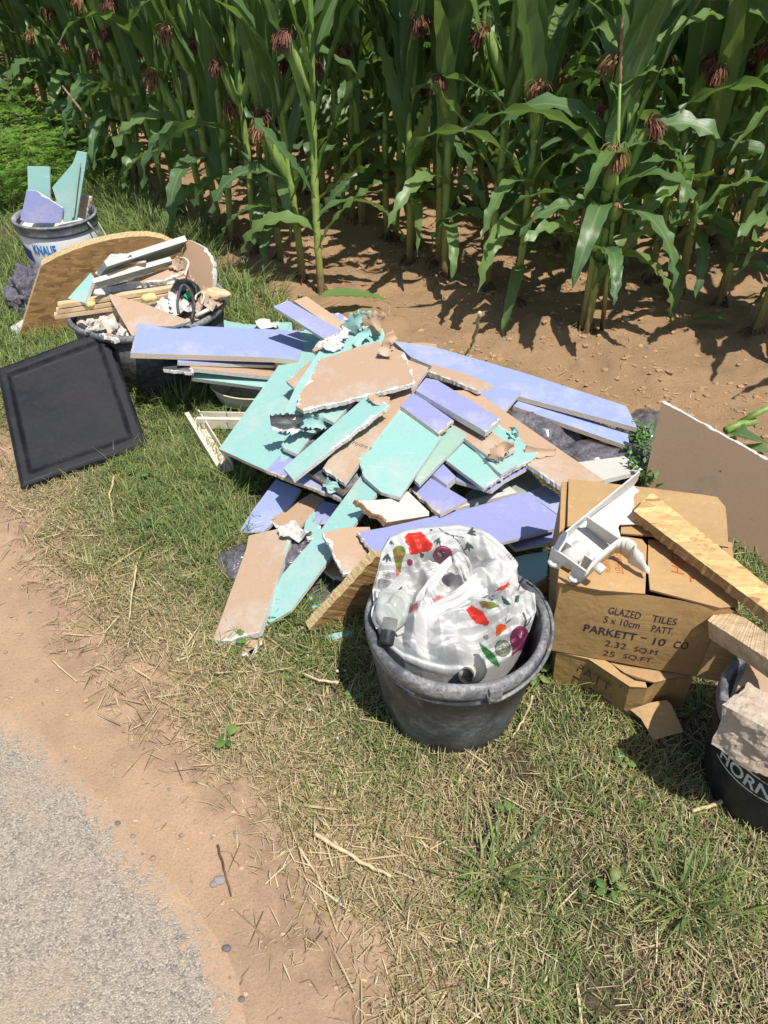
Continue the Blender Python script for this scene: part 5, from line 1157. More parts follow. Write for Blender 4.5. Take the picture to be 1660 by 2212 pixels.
# ---- white plastic gutter outlet lying on the box
def gutter():
    root = thing('gutter_outlet', 'white broken plastic gutter outlet on the upper cardboard box', 'gutter part', P(*GG(600, 950), .39)); zb = Zt + .028
    def plate(name, pts, anch, t=.003, seed=1):
        return board(name, '', GG, pts, anch, 'white', core='white', thick=t, parent=root, step=.03, seed=seed, bevel=.0005)[0]
    plate('trough_floor', [(1035, 305), (1060, 340), (1095, 362), (1085, 385), (1050, 400), (1030, 450), (1040, 545), (1010, 600), (1100, 725), (1095, 752), (870, 758), (855, 800), (885, 912), (760, 1010), (560, 1180), (480, 1290), (220, 1110), (255, 925), (490, 690)], [(1035, 305, zb + .01), (1095, 752, zb), (220, 1110, zb)], .003)
    plate('back_wall', [(1105, 150), (1085, 240), (1040, 305), (500, 690), (300, 880), (255, 925), (250, 850), (470, 672)], [(1105, 150, zb + .075), (1040, 305, zb + .012), (255, 925, zb + .002)], .003, 2)
    plate('rib', [(480, 668), (868, 930), (775, 1003), (700, 960), (600, 895), (470, 820), (490, 740)], [(480, 668, zb + .055), (868, 930, zb + .055), (775, 1003, zb + .004)], .003, 3)
    plate('rib', [(210, 935), (318, 1010), (230, 1110), (155, 1060)], [(210, 935, zb + .05), (318, 1010, zb + .04), (230, 1110, zb)], .003, 4)
    plate('rib', [(465, 1115), (555, 1180), (485, 1300), (405, 1250)], [(465, 1115, zb + .045), (555, 1180, zb + .045), (405, 1250, zb)], .003, 5)
    plate('end_wall', [(80, 1030), (215, 1115), (345, 1210), (485, 1312), (400, 1430), (345, 1430), (285, 1390), (320, 1220), (260, 1195), (160, 1280), (60, 1250), (35, 1200)], [(80, 1030, zb + .045), (485, 1312, zb + .045), (345, 1430, zb - .012)], .004, 6)
    plate('side_wall', [(120, 1000), (180, 880), (250, 838), (262, 860), (240, 930), (160, 1060), (85, 1030)], [(120, 1000, zb + .05), (250, 838, zb + .06), (85, 1030, zb + .035)], .004, 7)
    # curved right hand bracket: lathe-like swept wall
    top = [(485, 1312, .045), (560, 1200, .050), (640, 1110, .055), (740, 1030, .062), (840, 950, .066), (900, 920, .066), (960, 925, .062), (1020, 955, .055), (1060, 990, .048), (1050, 1030, .045), (1095, 1070, .040), (1140, 1105, .034), (1150, 1160, .026), (1180, 1225, .015), (1212, 1262, .006), (1212, 1335, .0)]
    low = [(400, 1430, -.01), (470, 1380, -.008), (560, 1290, -.006), (680, 1180, -.004), (800, 1085, -.002), (870, 1080, .0), (920, 1120, .0), (970, 1160, .0), (975, 1200, .0), (1020, 1230, .0), (1060, 1250, .0), (1100, 1275, .0), (1140, 1300, .0), (1165, 1315, .0), (1190, 1325, .0), (1205, 1338, -.001)]
    mb = MB()
    for (a, b) in zip(top, low):
        mb.v.append(tuple(P(*GG(a[0], a[1]), zb + a[2]))); mb.v.append(tuple(P(*GG(b[0], b[1]), max(Zt + .008, zb + b[2]))))
    for i in range(len(top) - 1): mb.f.append([2 * i, 2 * i + 1, 2 * i + 3, 2 * i + 2]); mb.m.append(0)
    o = mb.build('bracket', MAT['white'], root, True); solidify(o, .005, 0)
    mb = MB(); a = P(*GG(265, 1160), zb + .015); b = P(*GG(430, 1020), zb + .018); mb.tube([a - Vector((0, 0, .006)), a.lerp(b, .5) - Vector((0, 0, .006)), b - Vector((0, 0, .006)), b + (b - a).normalized() * .006 - Vector((0, 0, .006))], [.022, .022, .022, .017], 24); mb.build('pipe_stub', MAT['white'], root, True)
    for k, (x, y) in enumerate(((90, 1215), (325, 1395))):
        mb = MB(); q = [P(*GG(x - 40 + i * 20, y + (-30, -5, 12, 22, 12)[i]), zb + (.0, .0, -.002, -.002, .002)[i] + .012) for i in range(5)]; mb.tube(q, .0045, 8); mb.build('clip', MAT['white'], root, True)
    mb = MB(); q = P(*GG(600, 1240), zb + .04); mb.tube([q, q + Vector((.012, -.012, -.004))], .011, 10); mb.build('clip', MAT['white'], root, True)
gutter()

# ---- leaning brown panel
def leaning_panel():
    p0 = P(*Z6(960, 92), .30); p1 = P(*Z6(838, 650), .035); p2 = P(*Z6(1660, 482), .275)
    n = (p1 - p0).cross(p2 - p0).normalized()
    if n.dot(CAM - p0) < 0: n = -n
    d = (p2 - p0); p3_ = p0 + d * 1.5; dn = (p1 - p0).normalized(); L0 = p0.z / -dn.z
    W = [p0, p0 + dn * L0, p3_ + dn * (p3_.z / -dn.z), p3_]
    o, _, _ = board('leaning_panel', 'large brown faced panel leaning upright behind the boxes', ZP, [], 0, 'brown2', 'tealpale', torn=(3,), thick=.0145, p3=(p0, n, W), tearw=.35, group=None, step=.03)
leaning_panel()

# ---- strand board plank and sawn beam
def bar(name, label, mats, tops, zs, thick, cat, seed=1, extend=1.0, edge_jit=.002):
    """tops: 4 photo points of the upper face (near-left, far-left, far-right, near-right)"""
    W = [P(*Z6(x, y), z) for (x, y), z in zip(tops, zs)]
    a, b, c, d = W; c = b + (c - b) * extend; d = a + (d - a) * extend; n = (d - a).cross(b - a).normalized()
    if n.z < 0: n = -n
    rg = random.Random(seed); mb = MB(); N = 60
    for i in range(N + 1):
        s_ = i / N; p = a.lerp(d, s_); q = b.lerp(c, s_); J = lambda k=edge_jit: Vector((rg.uniform(-k, k), rg.uniform(-k, k), rg.uniform(-k, k)))
        mb.v += [tuple(p + J(.0006)), tuple(q + J(.0006)), tuple(q - n * thick + J()), tuple(p - n * thick + J())]
    for i in range(N):
        o = i * 4
        for k in range(4): mb.f.append([o + k, o + 4 + k, o + 4 + (k + 1) % 4, o + (k + 1) % 4]); mb.m.append(0 if k in (0, 2) else 1)
    mb.f.append([0, 1, 2, 3]); mb.m.append(1); mb.f.append([N * 4 + k for k in range(4)][::-1]); mb.m.append(1)
    o = mb.build(name, mats, None); fix_normals(o); return tag(o, label, cat)
bar('chipboard_plank', 'strand board plank slanting across the upper box to the right edge', [MAT['osb'], MAT['osbedge']], [(775, 815), (893, 690), (1660, 1310), (1660, 1480)], (.425, .425, .42, .42), .026, 'chipboard', 3, 1.35, .0028)
bar('wooden_beam', 'pale sawn timber beam end resting on the upper box corner', [m_wood(-.72)] * 2, [(1262, 1535), (1378, 1425), (1660, 1625), (1660, 1790)], (.345, .345, .40, .40), .045, 'timber', 5, 1.4, .0008)

# ---- black bucket with stone at the right edge
HBp = P(1746, 1530, .28); HBC = (HBp.x, HBp.y)
hb = bucket('builders_bucket', 'black bucket with white lettering carrying a stone block', HBC, .128, .165, .28, 'black', 'rim')
def wrap_text(s_, c, a0, a1, z0, h, rb, rt, H, mat, parent, name='printed_text', **kw):
    vs_, fs = text_mesh(s_, **kw); mn = vs_.min(0); mx = vs_.max(0); mb = MB(); pts = []
    for v in vs_:
        u = (v[0] - mn[0]) / (mx[0] - mn[0]); a = a0 + (a1 - a0) * u; z = z0 + h * (v[1] - mn[1]) / (mx[1] - mn[1]); r = rb + (rt - rb) * z / H + .0018
        pts.append((c[0] + r * cos(a), c[1] + r * sin(a), z))
    mb.add(pts, fs); return mb.build(name, mat, parent)
wrap_text('HORNBACH', HBC, radians(190), radians(279), .150, .042, .128, .165, .28, MAT['whiteink'], hb, bold=.02)
mb = MB()
for z0 in (.140, .200):
    r = .128 + .037 * z0 / .28 + .0016; mb.lathe([(r, z0), (r + .0004, z0 + .004)], (HBC[0], HBC[1], 0), 60, a0=radians(186), a1=radians(290))
mb.build('printed_text', MAT['whiteink'], hb)
def stone():
    t = [P(*HH(535, 775), .37), P(*HH(850, 495), .37), P(*HH(1250, 720), .36), P(*HH(1500, 1250), .37), P(*HH(1106, 1085), .375)]
    c = sum(t, Vector()) / len(t); rg = random.Random(3)
    bm = bmesh.new(); top = [bm.verts.new(p) for p in t]; bot = [bm.verts.new(Vector((p.x + .01 * (c.x - p.x), p.y - .012, .262))) for p in t]
    bm.faces.new(top); bm.faces.new(bot[::-1])
    for i in range(5): j = (i + 1) % 5; bm.faces.new([top[i], bot[i], bot[j], top[j]])
    bmesh.ops.recalc_face_normals(bm, faces=bm.faces); bmesh.ops.triangulate(bm, faces=bm.faces)
    bmesh.ops.subdivide_edges(bm, edges=bm.edges, cuts=5, use_grid_fill=True); bmesh.ops.subdivide_edges(bm, edges=bm.edges, cuts=2, use_grid_fill=True); bmesh.ops.triangulate(bm, faces=bm.faces)
    bm.normal_update()
    for v in bm.verts: v.co += v.normal * (mnoise.fractal(v.co * 22, .8, 2.2, 5) * .008 + mnoise.noise(v.co * 9) * .006)
    me = bpy.data.meshes.new('stone_block'); 
    for v in bm.verts: v.co -= c
    bm.to_mesh(me); bm.free(); me.materials.append(MAT['stone']); o = link(bpy.data.objects.new('stone_block', me)); o.location = c
    tag(o, 'rough pale stone block lying on top of the black bucket', 'stone')
stone()
board('brown_slab', 'dull brown slab behind the stone block under the beam', HH, [(700, 560), (800, 330), (830, 220), (1150, 450), (1150, 650), (840, 500)], [(700, 560, .30), (830, 220, .30), (1150, 450, .30)], 'brown2', core='chip', thick=.01, cat='board', group=None)
# weeds by the dark bags
def weed(name, label, spots, seed, mat, cat='weed'):
    rg = random.Random(seed); mb = MB()
    for (p, n, s_) in spots:
        for k in range(n):
            a = rg.uniform(0, 6.28); q = p + Vector((rg.uniform(-1, 1), rg.uniform(-1, 1), rg.uniform(0, 1))) * s_; d = Vector((cos(a), sin(a), rg.uniform(.0, .9))).normalized(); sd_ = d.cross(Vector((0, 0, 1))).normalized() * rg.uniform(.004, .007); L = rg.uniform(.012, .026)
            mb.add([q - d * L * .2, q + d * L * .4 + sd_, q + d * L, q + d * L * .4 - sd_], [[0, 1, 2, 3]])
        mb.tube([Vector((p.x, p.y, 0)), p + Vector((0, 0, s_ * .5))], [.0025, .0015], 5)
    return tag(mb.build(name, mat, None), label, cat)
MAT['weed'] = m_simple('weed_leaf', (.04, .11, .02), (.11, .22, .04), 30, .5)
weed('weed_plant', 'small leafy green weed between the dark bag and the leaning panel', [(P(*Z6(800 + RNG.uniform(-40, 70), 300 + k * 32), .03 + RNG.uniform(0, .05)), 26, .045) for k in range(11)], 3, MAT['weed'])
# ================================================================ LEFT SIDE: pail, tub, curved board, black tray
KB = P(118, 462, .35); KC = (KB.x, KB.y); kr = .182; kb = .152; kh = .35
pail = thing('paint_pail', 'white plastic pail with dark rim and blue lettering, filled with board offcuts', 'bucket', (KC[0], KC[1], 0)); C = Vector((KC[0], KC[1], 0))
mb = MB(); mb.lathe([(0, .004), (kb - .01, .0), (kb, .008), (kb + (kr - kb) * .8, kh * .8), (kr - .008, kh - .06), (kr - .016, kh - .05), (kb, .02), (0, .012)], C, 72); mb.build('body', MAT['pail'], pail, True)
mb = MB(); mb.lathe([(kr - .010, kh - .052), (kr + .001, kh - .050), (kr + .003, kh - .040), (kr + .003, kh - .010), (kr + .006, kh - .008), (kr + .006, kh), (kr - .004, kh + .001), (kr - .008, kh - .02)], C, 72); mb.build('rim', MAT['band'], pail, True)
wrap_text('KNAUF', KC, radians(246), radians(282), .222, .046, kb, kr, kh, MAT['blueink'], pail, bold=.03)
def patch(name, c, a0, a1, z0, z1, rb, rt, H, mat, parent, skew=0, off=.0016):
    mb = MB(); n = 12
    for j in range(3):
        for i in range(n + 1): a = a0 + (a1 - a0) * i / n; z = z0 + (z1 - z0) * j / 2 + skew * (i / n); r = rb + (rt - rb) * z / H + off; mb.v.append((c[0] + r * cos(a), c[1] + r * sin(a), z))
    for j in range(2):
        for i in range(n): k = j * (n + 1) + i; mb.f.append([k, k + 1, k + n + 2, k + n + 1]); mb.m.append(0)
    return mb.build(name, MAT[mat], parent)
patch('printed_patch', KC, radians(200), radians(238), .205, .265, kb, kr, kh, 'navy', pail, -.03); patch('printed_patch', KC, radians(240), radians(262), .13, .160, kb, kr, kh, 'navy', pail)
patch('printed_patch', KC, radians(310), radians(324), .20, .245, kb, kr, kh, 'tealpale', pail)
mb = MB(); hp = [C + Vector((cos(radians(a)) * (kr + .012 + .02 * sin(pi * i / 16)), sin(radians(a)) * (kr + .012 + .02 * sin(pi * i / 16)), kh - .01 - .17 * sin(pi * i / 16))) for i, a in enumerate(np.linspace(-25, 62, 17))]
mb.tube(hp, .004, 7); mb.build('handle', MAT['wire'], pail, True)
mb = MB(); mb.lathe([(0, kh - .07), (kr - .02, kh - .07)], C, 24); mb.build('rubble', MAT['gyps'], pail)
PG = 'offcuts standing in the white pail'
Yk = KC[1]
def upright(label, pts, Y, top, lean=.25, torn=(), **k):
    W0 = PY(*ZP(*pts[0]), Y); n = Vector((0, -1, lean)).normalized(); zf = ZP
    return board('plasterboard', label, ZP, pts, 0, top, torn=torn, group=PG, p3=(W0, n, [onplane(x, y, W0, n) for x, y in pts]), step=.03, **k)
upright('upright teal rectangle at the back left of the pail', [(59.5, 359), (107.5, 360), (110, 470), (62, 470)], Yk + .04, 'teal')
upright('tall teal piece with a narrow neck at the top in the pail', [(167, 326), (188, 330), (186, 350), (166, 475), (138, 480), (113, 405), (158, 352)], Yk + .0, 'teal')
upright('thin green strip leaning on the tall teal piece in the pail', [(170.5, 352), (174.5, 352), (160, 470), (153, 470)], Yk - .03, 'tealpale', thick=.006)
upright('small torn brown piece at the right of the pail', [(168, 470), (178, 420), (200, 425), (190, 450), (186, 475)], Yk + .03, 'brown', torn=(1, 2, 3))
upright('lilac piece with slanted top at the front of the pail', [(44, 475), (58, 410), (80, 413), (136, 449), (134, 474), (128, 482), (60, 482)], Yk - .09, 'lilac', torn=(2,), tearw=.4)

# ---- grey tufted mat and white tray behind the curved board
q = P(*Z1(120, 1010), .06); blob('tufted_mat', 'grey violet tufted mat crumpled behind the curved board', (q.x + .01, q.y + .12, .03), (.09, .12, .13), 7, 'shag', 'mat', .45, 22)
board('plastic_tray', 'edge of a white plastic tray sticking out left of the curved board', Z1, [(62, 1145), (130, 1105), (170, 1150), (110, 1215), (75, 1205)], [(62, 1145, .05), (130, 1105, .08), (75, 1205, .01)], 'white', core='white', thick=.02, cat='tray', group=None)
# ---- curved strand board
arc = [(105, 1222), (240, 792), (330, 742), (430, 700), (540, 664), (650, 638), (760, 622), (860, 620), (940, 634), (1010, 668), (1080, 720), (1130, 800), (1150, 900), (1100, 1050), (900, 1180), (500, 1230)]
cw0 = P(*Z1(105, 1222), 0.0); cw1 = PY(*Z1(240, 792), cw0.y + .03); cw2 = PY(*Z1(860, 620), 3.17)
n = (cw1 - cw0).cross(cw2 - cw0).normalized(); n = n if n.dot(CAM - cw0) > 0 else -n
board('curved_board', 'strand board panel with a curved top edge standing behind the tub', Z1, arc, 0, 'osbdark', core='osblight', thick=.05, cat='chipboard', group=None, p3=(cw0, n, [onplane(*Z1(x, y), cw0, n) for x, y in arc]), step=.03)

# ---- round mortar tub full of rubble
TB = P(315, 655, .29); TC = (TB.x, TB.y + .02); TR = .30
tub = thing('mortar_tub', 'round cement smeared mortar tub overflowing with board scraps', 'tub', (TC[0], TC[1], 0)); C = Vector((TC[0], TC[1], 0))
jt = lambda a, z: .006 * sin(2 * a + .4)
mb = MB(); mb.lathe([(0, .003), (.235, .0), (.245, .01), (.272, .16), (.285, .262), (.278, .262), (.262, .15), (.235, .02), (0, .012)], C, 80, jit=jt); mb.build('body', MAT['tub'], tub, True)
mb = MB(); mb.lathe([(.284, .258), (.292, .260), (.298, .268), (.299, .280), (.295, .287), (.288, .288), (.282, .283), (.280, .268)], C, 80, jit=jt); mb.build('rim', MAT['rim'], tub, True)
mb = MB(); mb.tube([P(*D1(1270, 1070), .30), P(*D1(1380, 1015), .31), P(*D1(1485, 965), .315)], .008, 8); mb.build('handle', MAT['cream'], tub, True)
mb = MB()
def rub(s_, t):
    a = s_ * 2 * pi; r = t * .272; q = Vector((C.x + r * cos(a), C.y + r * sin(a), .255 + .05 * (1 - t)))
    q.z += mnoise.fractal(q * 18, .8, 2.1, 4) * .03; return q
mb.grid(60, 24, rub); mb.build('rubble', MAT['gypsbrown'], tub)
TG = 'scraps piled in the mortar tub'
def scrap(label, pts, anch, top, torn=(), zf=D1, **k):
    k.setdefault('step', .025); return board('plasterboard', label, zf, pts, anch, top, torn=torn, group=TG, **k)
def facing(label, pts, p_up, p_lo, top, zf=D1, torn=(), **k):
    """board seen from its lower side: upper photo line at height z1, lower photo line at z2"""
    return scrap(label, pts, [(*pts[0], p_up), (*pts[1], p_up), (*pts[-1], p_lo)], top, torn, zf, **k)
scrap('brown board standing at the right rear of the tub with white torn rim', [(1120, 300), (1185, 185), (1280, 225), (1375, 280), (1430, 360), (1478, 470), (1480, 640), (1465, 775), (1265, 780), (1200, 650), (1120, 520)], [(1185, 185, .47), (1430, 360, .44), (1265, 780, .31)], 'brown2', torn=(3, 4, 5), thick=.018)
facing('long upright board with broad white edge across the top of the tub pile', [(245, 500), (1175, 200), (1100, 330), (880, 405), (500, 500), (160, 615)], .475, .405, 'greygreen', thick=.022)
scrap('white torn board end behind the long upright board in the tub', [(105, 570), (285, 350), (420, 345), (510, 352), (440, 390), (310, 400), (230, 490), (165, 610)], [(105, 570, .41), (285, 350, .47), (165, 610, .41)], 'gyps', torn=(1, 2, 5))
scrap('small brown wedge with pale end under the long upright board', [(330, 535), (432, 440), (690, 452), (520, 492), (345, 545)], [(330, 535, .425), (432, 440, .455), (690, 452, .45)], 'brown', thick=.02)
facing('second long board with white edge in the tub pile', [(95, 690), (1000, 430), (1000, 480), (800, 530), (460, 650), (150, 735)], .425, .395, 'greygreen', thick=.018)
scrap('white torn chunk below the second long board in the tub', [(465, 650), (640, 560), (795, 515), (800, 560), (620, 612), (500, 668)], [(465, 650, .39), (795, 515, .40), (620, 612, .385)], 'gyps', torn='all')
scrap('brown piece with ragged white front edge in the tub pile', [(470, 668), (610, 622), (900, 530), (1110, 513), (1155, 560), (920, 655), (880, 660), (700, 672)], [(470, 668, .375), (1110, 513, .39), (880, 660, .37)], 'brown', torn=(4, 5, 6, 7), thick=.022, tearw=1.2)
scrap('long pale white strip under the ragged brown piece', [(60, 770), (240, 735), (470, 695), (1000, 660), (1030, 655), (1020, 690), (610, 735), (190, 815), (60, 800)], [(60, 770, .35), (1030, 655, .36), (610, 735, .35)], 'gyps', torn=(5, 6, 7), thick=.016)
scrap('teal wedge with white edge at the left of the tub pile', [(392, 980), (525, 832), (546, 856), (492, 1006)], [(392, 980, .345), (525, 832, .40), (492, 1006, .345)], 'teal', zf=Z1, thick=.016)
scrap('white plaster slab at the left of the tub under the teal wedge', [(40, 830), (120, 810), (250, 820), (230, 860), (110, 885)], .33, 'gyps', torn='all')
WSL = m_wood(.12)
for k, (a, b, za, zb, lab) in enumerate((((338, 1020), (1040, 915), .335, .345, 'upper pale wooden slat across the tub'), ((330, 1052), (1040, 950), .315, .325, 'middle pale wooden slat across the tub'), ((318, 1082), (1000, 985), .297, .305, 'lowest pale wooden slat across the tub'))):
    A = P(*Z1(*a), za); B = P(*Z1(*b), zb); d = (B - A) / 2; s_ = d.cross(Vector((0, 0, 1))).normalized(); mb = MB(); mb.box((A + B) / 2, d, s_ * .015, Vector((0, 0, .0075))); tag(mb.build('wooden_slat', WSL, None), lab, 'wood slat', TG)
scrap('brown triangle hanging over the front of the tub', [(622, 950), (830, 1008), (1106, 1112), (1000, 1142), (800, 1140), (772, 1212), (640, 985)], [(622, 950, .355), (1106, 1112, .315), (772, 1212, .275)], 'brown', zf=Z1, core='tealpale', thick=.012)
for x, y, r, z, lab in ((735, 860, .022, .35, 'yellow foam lump on the slats in the tub'), (40, 930, .014, .33, 'small yellow foam lump at the left end of the slats')): blob('foam_lump', lab, P(*D1(x, y), z), (r * 1.2, r, r * .8), int(x), 'foam', 'foam', .4, 30, sub=3)
cz = P(*D1(1165, 830), .33); root = thing('cable_reel', 'black round fitting with green and red centre in the tub', 'electric fitting', cz); dd = Vector((-.25, -.75, .6)).normalized()
mb = MB(); mb.lathe([(0, -.02), (.05, -.02), (.058, -.01), (.058, .02), (.05, .024), (.044, .01), (0, .006)], cz, 32, axis=dd); mb.build('housing', MAT['black'], root, True)
mb = MB(); a_ = dd.orthogonal().normalized(); c_ = cz + dd * .016; mb.box(c_ + Vector((.018, 0, -.006)), a_ * .012, dd.cross(a_) * .012, dd * .012); mb.build('green_block', MAT['green'], root); mb = MB(); mb.lathe([(0, 0.012), (.012, .012), (.014, 0)], c_ + Vector((-.022, 0, -.006)), 14, axis=dd); mb.build('red_disc', MAT['red'], root)
def hose(label, zf, pts, r, mat, name='cable', cat='cable', grp=None):
    sp = [P(*zf(x, y), z) for x, y, z in pts]; path = []
    for i in range(len(sp) - 1):
        p_1, p0, p1, p2 = sp[max(i - 1, 0)], sp[i], sp[i + 1], sp[min(i + 2, len(sp) - 1)]
        for k in range(8): t = k / 8; path.append(.5 * ((2 * p0) + (p1 - p_1) * t + (2 * p_1 - 5 * p0 + 4 * p1 - p2) * t * t + (3 * p0 - p_1 - 3 * p1 + p2) * t ** 3))
    path.append(sp[-1]); mb = MB(); mb.tube(path, r, 7); return tag(mb.build(name, MAT[mat], None, True), label, cat, grp)
hose('dark looped cable hanging over the tub rim', D1, [(1075, 1040, .31), (1065, 900, .34), (1100, 740, .37), (1160, 720, .375), (1230, 830, .36), (1255, 960, .335), (1230, 1080, .315), (1225, 1150, .29)], .006, 'cable')
hose('cream cable bent upward in front of the standing brown board', D1, [(1090, 400, .42), (1150, 405, .43), (1190, 460, .42), (1160, 555, .40), (1150, 600, .39)], .0045, 'cream')
hose('thin cream cord among the brown paper in the tub', D1, [(1270, 880, .34), (1280, 830, .345), (1345, 790, .36), (1370, 850, .345), (1340, 930, .33)], .0035, 'cream')
curl('torn_paper', D1, [(1130, 600, .37), (1180, 680, .36), (1240, 760, .35), (1275, 830, .335)], (.06, .03), MAT['brown'], 'long curled brown paper strip at the right of the tub', None, 21, 7, .012)
curl('torn_paper', D1, [(1000, 410, .41), (1040, 470, .41), (1090, 500, .40), (1110, 530, .39)], (.05, .03), MAT['brown'], 'brown paper peeling at the end of the second long board in the tub', None, 22, 7, .010)
crumple('torn_paper', D1, (1390, 900, ), (.055, .075), .315, 'brown', 'crumpled brown paper at the right rim of the tub', None, 23, 'paper', .7)
curl('plastic_scrap', D1, [(1020, 800, .345), (1030, 900, .335), (1060, 990, .32), (1090, 1040, .31)], (.035, .05), MAT['bagwhite'], 'white crumpled plastic strip left of the looped cable', None, 24, 7, .012, 'plastic')
crumple('plastic_scrap', D1, (1150, 985), (.05, .03), .305, 'bagwhite', 'white plastic crumple under the looped cable', None, 25, 'plastic', .6)
crumple('torn_paper', D1, (890, 960), (.06, .04), .315, 'gyps', 'white torn plaster paper right of the yellow foam', None, 26, 'paper', .5)
blob('wood_splinter', 'splintered pale wood stump at the far right of the tub', P(*D1(1500, 815), .33), (.055, .03, .02), 31, 'wood', 'wood', .4, 30, sub=4)
for k, (x, y, r, lab) in enumerate(((230, 1180, .035, 'white plaster lump low at the left of the tub'), (390, 1270, .022, 'grey stone chip at the front rim of the tub'), (460, 1290, .018, 'white stone chip beside the brown triangle in the tub'), (320, 1110, .022, 'grey plaster lump deep in the tub'), (300, 1230, .024, 'pinkish plaster lump at the front of the tub'))): blob('plaster_lump', lab, P(*D1(x, y), .262), (r * 1.2, r, r * .7), 40 + k, 'gyps' if k % 2 == 0 else 'stone', 'plaster', .35, 30, sub=3)
hose('black hose end between the tray and the tub', D1, [(-60, 1180, .27), (20, 1230, .275), (110, 1255, .27)], .012, 'tub', 'hose', 'hose')

rr_ = random.Random(41)
for k, (x, y) in enumerate(((60, 1120), (150, 1150), (210, 1090), (130, 1230), (260, 1280), (360, 1180), (420, 1230), (180, 1300), (330, 1320), (60, 1200), (1120, 1130), (1000, 1120))):
    a_ = rr_.uniform(0, 3); pts = [(x + 52 * rr_.uniform(.6, 1.2) * cos(a_ + t), y + 34 * rr_.uniform(.6, 1.2) * sin(a_ + t)) for t in (0, 1.3, 2.6, 3.9, 5.1)]
    scrap(('small white scrap low in the mortar tub rubble', 'small brown backed scrap low in the mortar tub rubble')[k % 3 == 1], pts, [(*pts[0], .285 + rr_.uniform(-.012, .02)), (*pts[2], .285 + rr_.uniform(-.012, .02)), (*pts[4], .28)], 'brown' if k % 3 == 1 else 'gyps', torn='all')
# ---- black tray leaning on the tub
def tray():
    root = thing('plastic_tray', 'flat black square plastic tray lying askew on grass at the left', 'tray', P(150, 950, .05)); c = [P(47, 1062, .012), P(321, 967, .012), P(232, 712, .27), P(-6, 800, .235)]
    n = (c[1] - c[0]).cross(c[3] - c[0]).normalized(); n = n if n.z > 0 else -n; N = 70; mb = MB()
    def prof(d):                              # height over the base plane by distance from the outer edge (0..0.5 of width)
        k = [(0, 0), (.012, .016), (.03, .020), (.075, .020), (.095, .006), (.105, .003), (.5, .003)]
        for (a, b), (e, f) in zip(k[:-1], k[1:]):
            if a <= d <= e: t = (d - a) / (e - a); t = t * t * (3 - 2 * t); return b + (f - b) * t
        return .003
    def sm(u): return .5 - .5 * cos(pi * u)
    for side in (0, 1):
        for j in range(N):
            for i in range(N):
                u, v = sm(i / (N - 1)), sm(j / (N - 1)); 
                cu, cv = abs(u - .5) * 2, abs(v - .5) * 2; rr = .07; k = 1.0
                if cu > 1 - rr and cv > 1 - rr:
                    e = sqrt(((cu - 1 + rr) / rr) ** 2 + ((cv - 1 + rr) / rr) ** 2)
                    if e > 1: cu = 1 - rr + (cu - 1 + rr) / e; cv = 1 - rr + (cv - 1 + rr) / e; u = .5 + math.copysign(cu / 2, u - .5); v = .5 + math.copysign(cv / 2, v - .5)
                p = c[0].lerp(c[1], u).lerp(c[3].lerp(c[2], u), v); d = min(u, 1 - u, v, 1 - v)
                dl = min(u * 1.0, (1 - u) * .8, (v) * .85, 1 - v); p = p + n * (prof(dl) - (.004 if side else 0) + .004 * mnoise.noise(p * 5)); mb.v.append(tuple(p))
    for side in (0, 1):
        o = side * N * N
        for j in range(N - 1):
            for i in range(N - 1): a = o + j * N + i; f = [a, a + 1, a + N + 1, a + N]; mb.f.append(f if not side else f[::-1]); mb.m.append(0)
    mb.build('tray_shell', MAT['tray'], root, True)
tray()
board('plasterboard', 'small white plaster crumb board on the tray rim', Z1, [(190, 2025), (203, 2022), (205, 2035), (196, 2040)], .045, 'gyps', thick=.004, group=None) if False else None
# ================================================================ GRASS, STRAW, LOOSE BITS
def m_grass(name, cols, tr=.35):
    b = NB(name); g = b.n('ShaderNodeNewGeometry'); c = b.ramp(g.outputs['Random Per Island'], [(i / (len(cols) - 1), k) for i, k in enumerate(cols)]); b.set(c, .55)
    t = b.n('ShaderNodeBsdfTranslucent'); b.l(c, t.inputs[0]); mx = b.n('ShaderNodeMixShader'); mx.inputs[0].default_value = tr
    b.l(b.p.outputs[0], mx.inputs[1]); b.l(t.outputs[0], mx.inputs[2]); b.l(mx.outputs[0], b.out.inputs[0]); return b.m
MAT['grass'] = m_grass('grass_blades', [(.075, .125, .04), (.16, .235, .058), (.26, .335, .085), (.095, .165, .06), (.40, .43, .15), (.21, .29, .075)])
MAT['strawb'] = m_grass('dry_grass_blades', [(.27, .19, .095), (.46, .36, .19), (.62, .51, .30), (.15, .10, .05), (.34, .30, .13), (.52, .40, .22)], .1)
def in_poly(poly, X, Y):
    r = np.zeros(X.shape, bool); x0, y0 = poly[-1]
    for x1, y1 in poly:
        r ^= ((y0 > Y) != (y1 > Y)) & (X < (x1 - x0) * (Y - y0) / ((y1 - y0) or 1e-9) + x0); x0, y0 = x1, y1
    return r
EXCL = [wpoly([(47, 1062), (321, 967), (300, 900), (0, 930)]), wpoly([Z4(345, 765), Z4(650, 700), Z4(430, 1455), Z4(110, 1530)]), [(q.x, q.y) for q in [P(*B2(-20, 300)), P(*B2(800, 760)), P(*B2(1000, 700)), P(*B2(1300, 640)), Vector((.80, 1.35, 0)), Vector((.45, 1.5, 0))]]]
CIRC = [(GBC[0], GBC[1], .155), (HBC[0], HBC[1], .125), (TC[0], TC[1], .24), (KC[0], KC[1], .15)]
def free(X, Y):
    k = np.ones(X.shape, bool)
    for pg in EXCL: k &= ~in_poly(pg, X, Y)
    for x, y, r in CIRC: k &= (X - x) ** 2 + (Y - y) ** 2 > r * r
    return k
HEAPC = wpoly([(520, 1120), (480, 980), (640, 700), (900, 720), (1380, 900), (1480, 1050), (1180, 1250), (700, 1200)])
